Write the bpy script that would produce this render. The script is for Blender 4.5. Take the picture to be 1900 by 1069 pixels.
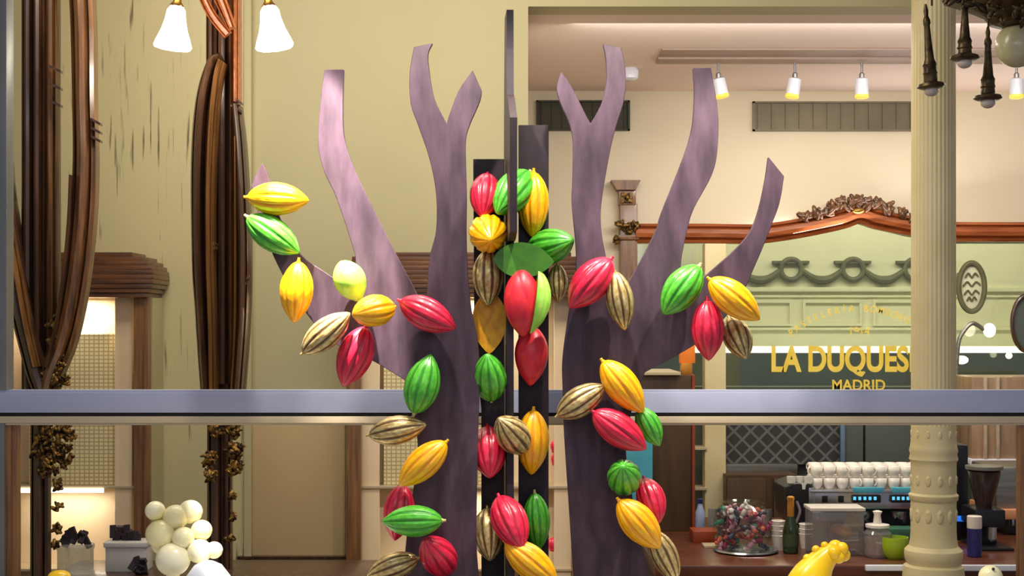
import bpy, bmesh, math, random
from mathutils import Vector, Matrix, Quaternion, noise
for o in list(bpy.data.objects): bpy.data.objects.remove(o)
PI = math.pi
SC = bpy.context.scene
C = SC.collection
# ---------------------------------------------------------------- camera
F = 2600.0          # focal length in pixels of the 1900 px frame
ZC = 2.10           # eye height over the shop floor
HOR = 600.0         # pixel row of the horizon
cam = bpy.data.cameras.new('camera'); camo = bpy.data.objects.new('camera', cam); C.objects.link(camo)
cam.sensor_width = 36.0; cam.lens = 36.0 * F / 1900.0
cam.shift_y = (HOR - 534.5) / 1900.0
camo.location = (0, 0, ZC); camo.rotation_euler = (PI / 2, 0, 0)
cam.clip_start = 0.05; cam.clip_end = 60
SC.camera = camo
# ---------------------------------------------------------------- world, exposure
w = bpy.data.worlds.new('world'); SC.world = w; w.use_nodes = True
w.node_tree.nodes['Background'].inputs[0].default_value = (0.80, 0.82, 1.0, 1)
w.node_tree.nodes['Background'].inputs[1].default_value = 0.26
SC.view_settings.view_transform = 'Standard'; SC.view_settings.look = 'None'
SC.view_settings.exposure = 0.0; SC.view_settings.gamma = 1.0; SC.view_settings.use_curve_mapping = False

def X(px, d): return (px - 950.0) / F * d
def Z(py, d): return ZC + (HOR - py) / F * d
def P(px, py, d): return Vector((X(px, d), d, Z(py, d)))

def light(kind, name, loc, energy, color, target=None, **kw):
    l = bpy.data.lights.new(name, kind); l.energy = energy; l.color = color
    for k, v in kw.items(): setattr(l, k, v)
    o = bpy.data.objects.new(name, l); C.objects.link(o); o.location = loc
    if target is not None:
        o.rotation_euler = (Vector(target) - Vector(loc)).to_track_quat('-Z', 'Y').to_euler()
    return o
WARM = (1.0, 0.905, 0.74); NEUT = (1.0, 0.93, 0.82); COOL = (0.86, 0.90, 1.0)
# display spots over the chocolate tree (window ceiling)
def spot(name, px, py, d, e, t, size, blend=.5): light('SPOT', name, P(px, py, d), e, NEUT, t, spot_size=math.radians(size), spot_blend=blend, shadow_soft_size=0.018)
spot('window_spot_left', 500, -580, 3.50, 1100, P(566, 388, 3.97), 21, .25)
spot('window_spot_inner_left', 770, -170, 3.64, 66, P(800, 480, 3.93), 110, .9)
spot('window_spot_inner_right', 1120, -170, 3.64, 66, P(1120, 480, 3.93), 110, .9)
spot('window_spot_right', 1520, -170, 3.62, 95, P(1370, 480, 3.95), 60)
light('AREA', 'window_top_light', (0, 3.3, ZC + 1.25), 9, NEUT, (0, 3.9, ZC - 0.4), shape='RECTANGLE', size=2.2, size_y=0.1)
light('AREA', 'street_fill', (0, -0.6, ZC + 1.3), 30, COOL, (0, 4.2, ZC - 0.2), shape='RECTANGLE', size=3.5, size_y=1.4)
# unseen fill lights added to brighten the shop
light('AREA', 'front_room_fill', (-0.6, 4.95, ZC + 1.9), 50, WARM, (-0.6, 6.6, ZC - 1.0), shape='RECTANGLE', size=2.6, size_y=0.7)  # fill added to brighten the front room walls
light('AREA', 'rear_room_fill', (1.8, 6.9, ZC + 1.40), 26, (.98, .94, .9), (1.8, 9.0, ZC - .2), shape='RECTANGLE', size=3.0, size_y=0.5)  # fill added to brighten the rear wall
light('AREA', 'rear_bounce_fill', (2.4, 8.80, Z(422, 8.8)), 18, (.98, .93, .93), (2.2, 8.0, ZC + 1.6), shape='RECTANGLE', size=3.6, size_y=0.1)  # upward fill added in place of light bounced onto ceiling and wall
light('AREA', 'bar_fill', (1.9, 6.75, ZC + 1.40), 38, NEUT, (1.9, 7.0, 0), shape='RECTANGLE', size=2.4, size_y=0.2)  # fill added to brighten the cups and chrome on the bar
light('AREA', 'alcove_fill', (2.7, 9.7, ZC + 1.2), 36, NEUT, (2.7, 10.3, ZC), shape='RECTANGLE', size=3.2, size_y=0.3)  # fill for the added alcove that stands in for the mirror's reflection

# ---------------------------------------------------------------- materials
def lin(c):
    return tuple(((v / 255.0) / 12.92 if v <= 10 else (((v / 255.0) + 0.055) / 1.055) ** 2.4) for v in c) + (1,)
MATS = {}
def mat(name, col, rough=0.5, metal=0.0, col2=None, scale=6.0, stretch=(1, 1, 1), emit=0.0, coat=0.0, bump=0.0, detail=4.0, lo=0.35, hi=0.65, trans=0.0, ecol=None, attr=None, spec=None):
    if name in MATS: return MATS[name]
    m = bpy.data.materials.new(name); m.use_nodes = True; nt = m.node_tree; b = nt.nodes['Principled BSDF']
    b.inputs['Base Color'].default_value = lin(col); b.inputs['Roughness'].default_value = rough; b.inputs['Metallic'].default_value = metal
    b.inputs['Coat Weight'].default_value = coat; b.inputs['Coat Roughness'].default_value = 0.15
    if spec is not None: b.inputs['Specular IOR Level'].default_value = spec
    if trans: b.inputs['Transmission Weight'].default_value = trans
    if emit:
        b.inputs['Emission Color'].default_value = lin(ecol or col); b.inputs['Emission Strength'].default_value = emit
    N = nt.nodes.new; L = nt.links.new
    tc = N('ShaderNodeTexCoord'); mp = N('ShaderNodeMapping'); L(tc.outputs['Object'], mp.inputs[0]); mp.inputs['Scale'].default_value = stretch
    nz = N('ShaderNodeTexNoise'); nz.inputs['Scale'].default_value = scale; nz.inputs['Detail'].default_value = detail; L(mp.outputs[0], nz.inputs[0])
    src = None
    if col2:
        mr = N('ShaderNodeMapRange'); mr.inputs[1].default_value = lo; mr.inputs[2].default_value = hi; L(nz.outputs[0], mr.inputs[0])
        mx = N('ShaderNodeMix'); mx.data_type = 'RGBA'; mx.inputs[6].default_value = lin(col); mx.inputs[7].default_value = lin(col2)
        L(mr.outputs[0], mx.inputs[0]); src = mx.outputs[2]
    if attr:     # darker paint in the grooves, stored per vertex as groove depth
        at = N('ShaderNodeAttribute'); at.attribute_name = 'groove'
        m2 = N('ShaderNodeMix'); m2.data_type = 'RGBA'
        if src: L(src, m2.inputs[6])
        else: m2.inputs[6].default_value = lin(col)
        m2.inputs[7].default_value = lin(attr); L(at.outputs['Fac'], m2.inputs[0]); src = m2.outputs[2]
    if src: L(src, b.inputs['Base Color'])
    if bump:
        bp = N('ShaderNodeBump'); bp.inputs['Strength'].default_value = bump; bp.inputs['Distance'].default_value = 0.01
        L(nz.outputs[0], bp.inputs['Height']); L(bp.outputs[0], b.inputs['Normal'])
    MATS[name] = m; return m

wall_m = mat('wall_paint', (199, 190, 150), 0.7, col2=(193, 185, 142), scale=1.2)
rear_m = mat('rear_wall_paint', (226, 214, 188), 0.7, col2=(222, 210, 182), scale=1.2)
ceil_m = mat('ceiling_paint', (242, 220, 206), 0.8, col2=(238, 216, 200), scale=1)
floor_m = mat('floor_stone', (120, 95, 70), 0.4, col2=(96, 74, 54), scale=4)
deck_m = mat('deck_white', (190, 186, 180), 0.5, col2=(180, 176, 168), scale=3)
wood = mat('frame_wood', (124, 80, 44), 0.34, col2=(64, 40, 22), scale=9, stretch=(6, 6, .35), coat=.4, bump=.15)
wood_dk = mat('dark_frame_wood', (84, 54, 36), 0.36, col2=(46, 29, 20), scale=9, stretch=(6, 6, .35), coat=.5, bump=.15)
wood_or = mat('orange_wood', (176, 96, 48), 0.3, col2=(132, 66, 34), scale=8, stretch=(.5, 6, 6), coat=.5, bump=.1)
wood_cab = mat('cabinet_wood', (142, 98, 54), 0.4, col2=(100, 64, 32), scale=8, stretch=(6, 6, .4), coat=.3, bump=.1)
wood_hz = mat('cornice_wood', (118, 74, 36), 0.4, col2=(78, 46, 24), scale=8, stretch=(.5, 6, 6), coat=.3, bump=.1)
gilt = mat('old_gilt', (150, 112, 50), 0.45, metal=.6, col2=(40, 26, 14), scale=60, lo=.42, hi=.58, bump=.5)
brass = mat('brass', (190, 150, 70), 0.3, metal=.9, col2=(120, 84, 36), scale=20)
bronze = mat('dark_bronze', (92, 76, 46), 0.4, metal=.7, col2=(40, 30, 20), scale=24, bump=.3)
alu = mat('rail_lavender', (166, 170, 194), 0.5, metal=.0, col2=(158, 162, 186), scale=2, stretch=(1, 6, 6))
alu_gr = mat('stile_grey', (120, 122, 118), 0.4, metal=.2, col2=(108, 110, 108), scale=3)
blackline = mat('black_gasket', (34, 30, 24), 0.6, col2=(26, 22, 18))
cream_rail = mat('cream_rail', (206, 188, 156), 0.35, metal=.2, col2=(190, 172, 138), scale=3, stretch=(.4, 6, 6))
choc = mat('bloomed_chocolate', (86, 66, 79), 0.5, col2=(54, 40, 49), scale=8, stretch=(3.2, 3.2, .8), detail=15, bump=.15, lo=.30, hi=.70, spec=.3)
choc_dk = mat('dark_and_shaded_chocolate', (48, 35, 43), 0.5, col2=(30, 21, 25), scale=8, stretch=(2, 2, .8), detail=8, bump=.12, spec=.3)  # dark chocolate; on the centre boards it also carries their shadow
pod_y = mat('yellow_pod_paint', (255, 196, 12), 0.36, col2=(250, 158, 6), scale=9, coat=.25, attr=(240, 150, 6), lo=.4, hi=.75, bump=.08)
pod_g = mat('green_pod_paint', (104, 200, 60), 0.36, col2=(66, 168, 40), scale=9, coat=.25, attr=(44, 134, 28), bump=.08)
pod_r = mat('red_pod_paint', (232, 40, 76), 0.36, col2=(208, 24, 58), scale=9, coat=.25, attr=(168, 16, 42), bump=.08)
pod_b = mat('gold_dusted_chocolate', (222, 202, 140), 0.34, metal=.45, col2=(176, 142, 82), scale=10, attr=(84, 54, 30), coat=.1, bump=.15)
leaf_g = mat('flat_green', (62, 120, 16), 0.5, col2=(52, 108, 14), scale=5)
lime_m = mat('lime_paint', (150, 214, 70), 0.4, col2=(170, 224, 96), scale=7)
yflat = mat('yellow_inside', (255, 184, 20), 0.5, col2=(236, 146, 10), scale=7)
red_sm = mat('smooth_red_paint', (206, 26, 56), 0.4, col2=(226, 48, 52), scale=6)
stem_m = mat('stalk_cream', (216, 200, 130), 0.5, col2=(190, 170, 100), scale=20)
white_ch = mat('ivory_chocolate', (255, 248, 212), 0.3, col2=(246, 232, 164), scale=8, coat=.3)
white_bl = mat('white_porcelain', (238, 242, 252), 0.25, coat=.3)
chrome = mat('chrome', (205, 205, 208), 0.22, metal=.9, col2=(170, 170, 175), scale=5)
steel = mat('brushed_steel', (150, 148, 140), 0.35, metal=.7, col2=(120, 120, 112), scale=5, stretch=(.3, 4, 8))
black = mat('black_plastic', (26, 26, 30), 0.35, col2=(20, 20, 24))
cupm = mat('cup_porcelain', (238, 230, 218), 0.3, coat=.3)
cyan_e = mat('machine_display', (90, 190, 235), 0.4, emit=1.0)
lamp_e = mat('lit_opal_glass', (255, 250, 235), 0.4, emit=5.0, ecol=(255, 246, 226))
warm_e = mat('lit_tube', (255, 244, 215), 0.4, emit=3.0)
spot_e = mat('lit_spot_lens', (240, 190, 70), 0.4, emit=.9)
gold_l = mat('gold_lettering', (250, 222, 96), 0.4, col2=(238, 206, 76), scale=12)
olive_p = mat('dark_plaster', (106, 106, 76), 0.7, col2=(92, 92, 62), scale=20)
pale_p = mat('pale_plaster', (226, 224, 190), 0.7, col2=(218, 218, 184), scale=3)
vent_m = mat('vent_metal', (118, 108, 84), 0.5, metal=.2, col2=(106, 98, 76))
vent_d = mat('vent_dark', (62, 60, 36), 0.6, col2=(52, 50, 30))
stone = mat('column_stone', (226, 212, 166), 0.55, col2=(216, 200, 150), scale=5, bump=.1)
teal = mat('teal_tray', (62, 110, 84), 0.4, col2=(50, 96, 74))
cyan_p = mat('turquoise_panel', (84, 178, 200), 0.4, col2=(70, 160, 184))
brownp = mat('dark_brown_panel', (84, 60, 36), 0.45, col2=(70, 50, 30), scale=6, stretch=(4, 4, .4))
redp = mat('red_brown_edge', (150, 62, 26), 0.45, col2=(130, 50, 20))
wine = mat('bottle_green', (34, 54, 26), 0.15, coat=.6, col2=(26, 44, 20))
foil = mat('gold_foil', (214, 150, 60), 0.35, metal=.6, col2=(190, 128, 46))
limeb = mat('lime_bowl', (168, 196, 40), 0.3, coat=.3, col2=(140, 172, 24))
orange = mat('orange_card', (230, 128, 40), 0.5, col2=(220, 116, 34))
bluebox = mat('blue_label', (44, 44, 120), 0.4, col2=(36, 36, 96), scale=30)
greyc = mat('grey_cabinet', (92, 100, 92), 0.4, col2=(80, 88, 80), scale=3)
yfig = mat('yellow_candy', (252, 206, 6), 0.28, coat=.4, col2=(248, 192, 2), scale=8)
mango = mat('mango_skin', (210, 92, 80), 0.4, col2=(196, 150, 70), scale=12)

def aged_material():
    m = bpy.data.materials.new('aged_mirror_panel'); m.use_nodes = True; nt = m.node_tree; b = nt.nodes['Principled BSDF']
    N = nt.nodes.new; L = nt.links.new; b.inputs['Roughness'].default_value = .35
    tc = N('ShaderNodeTexCoord'); mp = N('ShaderNodeMapping'); mp.inputs['Scale'].default_value = (44, 44, 2.4); L(tc.outputs['Object'], mp.inputs[0])
    nz = N('ShaderNodeTexNoise'); nz.inputs['Scale'].default_value = 1.3; nz.inputs['Detail'].default_value = 9; L(mp.outputs[0], nz.inputs[0])
    n2 = N('ShaderNodeTexNoise'); n2.inputs['Scale'].default_value = 1.1; L(tc.outputs['Object'], n2.inputs[0])
    a = N('ShaderNodeMath'); a.operation = 'MULTIPLY_ADD'; a.inputs[1].default_value = .55; L(n2.outputs[0], a.inputs[0]); L(nz.outputs[0], a.inputs[2])
    r = N('ShaderNodeMapRange'); r.inputs[1].default_value = .90; r.inputs[2].default_value = 1.02; L(a.outputs[0], r.inputs[0])
    mx = N('ShaderNodeMix'); mx.data_type = 'RGBA'; mx.inputs[6].default_value = lin((212, 200, 152)); mx.inputs[7].default_value = lin((112, 104, 76))
    L(r.outputs[0], mx.inputs[0]); L(mx.outputs[2], b.inputs['Base Color']); return m
aged = aged_material()
def glass_material(name, tint, gl=.08, haze=0):
    m = bpy.data.materials.new(name); m.use_nodes = True; nt = m.node_tree; nt.nodes.clear(); N = nt.nodes.new; L = nt.links.new
    o = N('ShaderNodeOutputMaterial'); t = N('ShaderNodeBsdfTransparent'); t.inputs[0].default_value = lin(tint)
    g = N('ShaderNodeBsdfGlossy'); g.inputs['Roughness'].default_value = .05; x = N('ShaderNodeMixShader'); x.inputs[0].default_value = gl
    L(t.outputs[0], x.inputs[1]); L(g.outputs[0], x.inputs[2]); last = x
    if haze:
        h = N('ShaderNodeBsdfDiffuse'); h.inputs[0].default_value = lin((215, 212, 212)); y = N('ShaderNodeMixShader'); y.inputs[0].default_value = haze
        L(x.outputs[0], y.inputs[1]); L(h.outputs[0], y.inputs[2]); last = y
    L(last.outputs[0], o.inputs[0]); return m
glass = glass_material('clear_glass', (240, 244, 236))
jarglass = glass_material('jar_glass', (215, 220, 220), .16, .16)
def brickish(name, c1, c2, sx, sz, mortar=.06, rot=0.0, rough=.4):
    m = bpy.data.materials.new(name); m.use_nodes = True; nt = m.node_tree; b = nt.nodes['Principled BSDF']; N = nt.nodes.new; L = nt.links.new
    tc = N('ShaderNodeTexCoord'); sp = N('ShaderNodeSeparateXYZ'); cb = N('ShaderNodeCombineXYZ'); mp = N('ShaderNodeMapping')
    L(tc.outputs['Object'], sp.inputs[0]); L(sp.outputs[0], cb.inputs[0]); L(sp.outputs[2], cb.inputs[1]); L(cb.outputs[0], mp.inputs[0])
    mp.inputs['Rotation'].default_value = (0, 0, rot)
    br = N('ShaderNodeTexBrick'); br.offset = 0; br.inputs['Color1'].default_value = lin(c1); br.inputs['Color2'].default_value = lin(c1); br.inputs['Mortar'].default_value = lin(c2)
    br.inputs['Scale'].default_value = 1; br.inputs['Brick Width'].default_value = sx; br.inputs['Row Height'].default_value = sz; br.inputs['Mortar Size'].default_value = mortar
    L(mp.outputs[0], br.inputs[0]); L(br.outputs[0], b.inputs['Base Color']); b.inputs['Roughness'].default_value = rough; return m
mesh_m = brickish('woven_boxes', (240, 226, 176), (196, 176, 124), .022, .018, .003)
tile_m = brickish('diamond_tiles', (62, 62, 60), (106, 106, 102), .075, .075, .008, rot=PI / 4, rough=.25)

# ---------------------------------------------------------------- mesh helpers
class MB:
    def __init__(s): s.bm = bmesh.new()
    def box(s, x0, x1, y0, y1, z0, z1, bev=0.0):
        t = bmesh.new(); bmesh.ops.create_cube(t, size=1)
        for v in t.verts: v.co = Vector(((x0 + x1) / 2 + v.co.x * (x1 - x0), (y0 + y1) / 2 + v.co.y * (y1 - y0), (z0 + z1) / 2 + v.co.z * (z1 - z0)))
        if bev: bmesh.ops.bevel(t, geom=list(t.edges), offset=bev, segments=2, affect='EDGES', profile=.6)
        return s.add(t)
    def rect(s, px0, py0, px1, py1, d, th, bev=0.0):   # box whose front face, at depth d, spans the given picture points
        return s.box(X(px0, d), X(px1, d), d, d + th, Z(py1, d), Z(py0, d), bev)
    def add(s, t, M=None):
        if M is not None: bmesh.ops.transform(t, matrix=M, verts=t.verts)
        me = bpy.data.meshes.new('tmp'); t.to_mesh(me); t.free(); s.bm.from_mesh(me); bpy.data.meshes.remove(me); return s
    def prism(s, pts, d, th, bev=0.0):                 # outline in picture points at depth d, given a real thickness
        t = bmesh.new(); vs = [t.verts.new(P(a, b, d)) for a, b in pts]; f = t.faces.new(vs)
        r = bmesh.ops.extrude_face_region(t, geom=[f]); bmesh.ops.translate(t, vec=(0, th, 0), verts=[v for v in r['geom'] if isinstance(v, bmesh.types.BMVert)])
        bmesh.ops.recalc_face_normals(t, faces=t.faces)
        if bev: bmesh.ops.bevel(t, geom=[e for e in t.edges if e.calc_face_angle(0) > .5 and len(e.link_faces) == 2], offset=bev, segments=1, affect='EDGES')
        return s.add(t)
    def ell(s, c, r, seg=24, ring=14, M=None):
        t = bmesh.new(); bmesh.ops.create_uvsphere(t, u_segments=seg, v_segments=ring, radius=1)
        r = (r, r, r) if not hasattr(r, '__len__') else r
        bmesh.ops.transform(t, matrix=Matrix.Translation(c) @ (M or Matrix.Identity(4)) @ Matrix.Diagonal((*r, 1)), verts=t.verts); return s.add(t)
    def lathe(s, prof, c=(0, 0, 0), seg=28, M=None, ribs=0, ra=0.0):   # prof: (radius, z) from bottom to top
        t = bmesh.new(); rows = []
        for r, z in prof:
            rows.append([t.verts.new(((r * (1 + ra * math.cos(ribs * 2 * PI * k / seg))) * math.cos(2 * PI * k / seg), (r * (1 + ra * math.cos(ribs * 2 * PI * k / seg))) * math.sin(2 * PI * k / seg), z)) for k in range(seg)])
        for a, b in zip(rows, rows[1:]):
            for k in range(seg): t.faces.new((a[k], a[(k + 1) % seg], b[(k + 1) % seg], b[k]))
        t.faces.new(rows[0][::-1]); t.faces.new(rows[-1])
        bmesh.ops.recalc_face_normals(t, faces=t.faces)
        return s.add(t, Matrix.Translation(c) @ (M or Matrix.Identity(4)))
    def sweep(s, path, prof, closed=False):            # path of 3D points in a plane facing the viewer, prof: (across, forward) closed outline
        t = bmesh.new(); rows = []; n = len(path)
        for i, p in enumerate(path):
            a = path[(i - 1) % n] if (closed or i) else p; b = path[(i + 1) % n] if (closed or i < n - 1) else p
            T = (b - a).normalized(); N = T.cross(Vector((0, 1, 0))).normalized(); B = Vector((0, -1, 0))
            pr = prof(i / (n - 1)) if callable(prof) else prof
            rows.append([t.verts.new(p + N * u + B * v) for u, v in pr])
        m = len(rows[0]); R = list(zip(rows, rows[1:])) + ([(rows[-1], rows[0])] if closed else [])
        for a, b in R:
            for k in range(m): t.faces.new((a[k], a[(k + 1) % m], b[(k + 1) % m], b[k]))
        if not closed: t.faces.new(rows[0][::-1]); t.faces.new(rows[-1])
        bmesh.ops.recalc_face_normals(t, faces=t.faces); return s.add(t)
    def tube(s, path, r, seg=10, closed=False):
        pr = lambda u: [((r(u) if callable(r) else r) * math.cos(2 * PI * k / seg), (r(u) if callable(r) else r) * math.sin(2 * PI * k / seg)) for k in range(seg)]
        return s.sweep(path, pr, closed)
    def build(s, name, m, parent=None, smooth=True, **tags):
        me = bpy.data.meshes.new(name); bm = s.bm
        o = bpy.data.objects.new(name, me); C.objects.link(o)
        if parent is None and bm.verts:                # origin at the base of the thing
            xs = [v.co.x for v in bm.verts]; ys = [v.co.y for v in bm.verts]; zs = [v.co.z for v in bm.verts]
            c = Vector(((min(xs) + max(xs)) / 2, (min(ys) + max(ys)) / 2, min(zs)))
            bmesh.ops.translate(bm, vec=-c, verts=bm.verts); o.location = c
        elif parent is not None:
            off = Vector(parent.location) if parent.parent is None else Vector(parent.location) + Vector(parent.parent.location)
            bmesh.ops.translate(bm, vec=-off, verts=bm.verts); o.parent = parent
        if smooth:
            for f in bm.faces: f.smooth = True
            for e in bm.edges:
                if len(e.link_faces) == 2 and e.calc_face_angle(0) > .6: e.smooth = False
        bm.to_mesh(me); bm.free(); me.materials.append(m)
        for k, v in tags.items(): o[k] = v
        return o
def thing(name, loc, label, category, group=None):
    o = bpy.data.objects.new(name, None); C.objects.link(o); o.location = loc; o.empty_display_size = .05
    o['label'] = label; o['category'] = category
    if group: o['group'] = group
    return o
def struct(o): o['kind'] = 'structure'; return o
def arc(pts, n=8):                                     # smooth curve through picture points
    out = []; k = len(pts)
    for i in range(k - 1):
        p0 = pts[max(i - 1, 0)]; p1 = pts[i]; p2 = pts[i + 1]; p3 = pts[min(i + 2, k - 1)]
        for j in range(n):
            t = j / n
            out.append(tuple(.5 * (2 * p1[c] + (p2[c] - p0[c]) * t + (2 * p0[c] - 5 * p1[c] + 4 * p2[c] - p3[c]) * t * t + (3 * p1[c] - p0[c] - 3 * p2[c] + p3[c]) * t ** 3) for c in range(len(p1))))
    out.append(tuple(pts[-1])); return out
def mould(w, d):                                       # cross-section of a picture-frame moulding, width w, projection d
    return [(-w / 2, 0), (-w / 2, d * .55), (-w * .36, d * .7), (-w * .30, d * .45), (-w * .2, d * .9), (0, d), (w * .2, d * .9), (w * .30, d * .45), (w * .36, d * .7), (w / 2, d * .55), (w / 2, 0)]
def carve(mb, spots, d, seed, n=7, size=8):            # carved foliage: curled leaf lobes round each picture point
    rn = random.Random(seed); k = d / F
    for px, py, r in spots:
        for i in range(n):
            a = rn.uniform(0, 2 * PI); rr = rn.uniform(.15, 1) * r; s = rn.uniform(.5, 1.1) * size * k
            c = P(px + math.cos(a) * rr, py + math.sin(a) * rr, d - rn.uniform(0, .035))
            M = Matrix.Rotation(rn.uniform(0, PI), 4, 'Y') @ Matrix.Rotation(rn.uniform(-.6, .6), 4, 'X')
            mb.ell(c, (s * 1.5, s * .7, s * .6), 10, 7, M)
            mb.ell(c + Vector((s * .8, -s * .3, s * .5)), s * .45, 8, 6)
    return mb

# ---------------------------------------------------------------- setting
DL, DB = 6.6, 9.0
CE = Z(12, DL)                    # rear ceiling height
mb = MB(); mb.box(-4.5, 6, 2.6, 12, -.1, 0); struct(mb.build('floor', floor_m))
mb = MB(); mb.box(X(-260, DL), X(980, DL), DL, DL + .18, 0, ZC + 2.1); struct(mb.build('wall_left', wall_m))
mb = MB(); mb.box(X(980, DL) - .12, X(980, DL), DL + .18, DB, 0, CE); struct(mb.build('wall_return', rear_m))
mb = MB(); mb.box(X(980, DL), 5.4, DL, DL + .18, CE, ZC + 2.1); struct(mb.build('wall_header', wall_m))
mb = MB(); mb.box(-4.5, 6, 4.7, DL + .18, ZC + 2.1, ZC + 2.2); struct(mb.build('ceiling', ceil_m))
mb = MB(); mb.box(X(980, DL) - .12, 5.4, DL + .18, 11, CE, CE + .1); struct(mb.build('ceiling_rear', ceil_m))
mb = MB(); mb.box(5.4, 5.5, 4.7, 11, 0, ZC + 2.1); struct(mb.build('wall_right', rear_m))
mb = MB(); mb.box(-3.2, -3.1, 4.7, DL, 0, ZC + 2.1); struct(mb.build('wall_side', wall_m))
ytop = HOR - (CE - ZC) * F / DB
mb = MB(); mb.prism([(900, ytop), (2500, ytop), (2500, 450), (1772, 450), (1690, 436), (1625, 420), (1592, 410), (1560, 420), (1500, 432), (1420, 450), (1172, 450), (1172, 718), (900, 718)], DB, .15)
struct(mb.build('wall_back', rear_m, smooth=False))
mb = MB(); mb.box(X(900, DB), 5.4, DB, DB + .15, 0, Z(718, DB)); struct(mb.build('wall_back_lower', greyc))
# alcove added behind the lettered mirror, standing in for its reflections
DA = 10.6
mb = MB(); mb.box(.6, 5.4, DA, DA + .1, 0, CE); struct(mb.build('wall_reflected', pale_p))
mb = MB(); mb.rect(1150, 655, 2250, 1300, 10.25, .3); ob = mb.build('reflected_counter', greyc, label='grey counter reflected in the lettered mirror under a bright strip light', category='counter')
mb = MB(); mb.rect(1180, 643, 2200, 656, 10.3, .05); mb.build('strip_light', warm_e, label='long bright strip light above the grey counter reflected in the lettered mirror', category='light')
for i, (y0, y1, hgt) in enumerate([(533, 541, .03), (608, 613, .02), (548, 552, .015)]):
    mb = MB(); mb.rect(1150, y0, 2250, y1, DA - hgt, hgt, .003); struct(mb.build('trim_%d' % (i + 1), pale_p))
for i, (a, b) in enumerate([(1200, 1300), (1360, 1470), (1490, 1600), (1620, 1740)]):
    mb = MB()
    mb.rect(a, 556, b, 562, DA - .02, .02); mb.rect(a, 600, b, 605, DA - .02, .02); mb.rect(a, 562, a + 5, 600, DA - .02, .02); mb.rect(b - 5, 562, b, 600, DA - .02, .02)
    struct(mb.build('trim_%d' % (4 + i), pale_p))
fr = thing('garland_frieze', P(1583, 530, DA - .03), 'dark plaster garland frieze of rings and swags on the pale wall reflected in the lettered mirror', 'frieze')
rings = [1238, 1353, 1468, 1583, 1698, 1813]
for cx in rings[1:5]:
    mb = MB(); k = DA / F
    mb.tube([P(cx + 19 * math.cos(a), 500 + 19 * math.sin(a), DA - .03) for a in [2 * PI * i / 28 for i in range(28)]], 5 * k, 8, True)
    mb.rect(cx - 34, 484, cx + 34, 489, DA - .04, .04); mb.build('wreath', olive_p, fr)
for a, b in zip(rings[:-1], rings[1:]):
    mb = MB(); pts = arc([(a + 18, 500), (a + 40, 516), ((a + b) / 2, 520), (b - 40, 516), (b - 18, 500)], 6)
    mb.tube([P(x, y, DA - .03) for x, y in pts], lambda u: (4 + 4 * math.sin(PI * u)) * DA / F, 8); mb.build('swag', olive_p, fr)
# window partition: stile, rails
D1 = 4.62
win = bpy.data.objects.new('window_1', None); C.objects.link(win); win.location = (0, D1, 0); struct(win)
mb = MB(); mb.rect(-300, 728, 2200, 766, D1, .06, .002); mb.rect(-300, 724, 2200, 728, D1 + .004, .05); mb.build('upper_rail', alu, win)
mb = MB(); mb.rect(-300, 766, 2200, 774, D1 + .012, .04); mb.build('gasket', blackline, win)
mb = MB(); mb.rect(-300, 773, 2200, 785, D1 - .004, .05, .001); mb.rect(-300, 785, 2200, 789, D1 + .006, .04); mb.build('lower_rail', cream_rail, win)
mb = MB(); mb.rect(-30, -400, 12, 724, D1 - .002, .07, .003); mb.build('stile', alu_gr, win)
mb = MB(); mb.rect(-10, 774, 8, 1400, D1 - .003, .06); mb.build('stile', alu_gr, win)
mb = MB(); mb.rect(8, 789, 20, 1400, D1 + .01, .04, .001); mb.rect(20, 789, 33, 1400, D1 + .018, .03, .001); mb.build('stile', wood_cab, win)
mb = MB(); mb.rect(1893, 789, 1912, 1400, D1 + .01, .04, .001); mb.build('stile', wood_cab, win)
# display deck
ZD = ZC - .86
mb = MB(); mb.box(-2.2, 2.2, 3.1, 4.55, ZD - .05, ZD, .005); mb.box(-2.15, 2.15, 3.15, 4.5, 0, ZD - .05); mb.build('display_deck', deck_m, label='pale window display deck under the chocolate tree', category='platform')

# ---------------------------------------------------------------- chocolate tree
D = 4.0; TH = .02
tree = thing('chocolate_tree', (0, D, ZD), 'tall tree cut from flat bloomed chocolate boards with forked branches', 'tree')
LB = 600 + (ZC - ZD) * F / D
left = arc([(466, 345), (476, 320), (487, 303)], 3) + arc([(487, 303), (500, 335), (520, 405), (556, 470), (600, 503), (630, 522), (652, 530)], 4)[1:] \
    + arc([(660, 540), (660, 490), (655, 461), (624, 367), (602, 320), (590, 270), (593, 202), (602, 129)], 5) + arc([(638, 129), (636, 202), (639, 256), (656, 310), (680, 362), (733, 468), (772, 542), (784, 568)], 5) \
    + arc([(790, 560), (792, 542), (797, 478), (809, 427), (809, 360), (797, 296), (777, 236), (762, 192), (760, 135), (768, 87)], 5) + arc([(803, 80), (795, 98), (796, 125), (806, 182), (829, 229)], 5) \
    + arc([(834, 212), (851, 168), (877, 130)], 4) + arc([(894, 168), (890, 189), (870, 236), (864, 270), (866, 360), (866, 461), (873, 562), (886, 629), (890, 700), (886, 850), (884, 1000), (888, 1069)], 5) \
    + [(892, LB), (735, LB)] + arc([(748, 1069), (755, 990), (768, 900), (775, 830), (765, 760), (750, 705)], 5) + arc([(750, 705), (688, 668), (640, 650), (592, 610), (560, 570), (530, 520), (505, 470), (480, 400)], 5)[1:]
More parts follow.
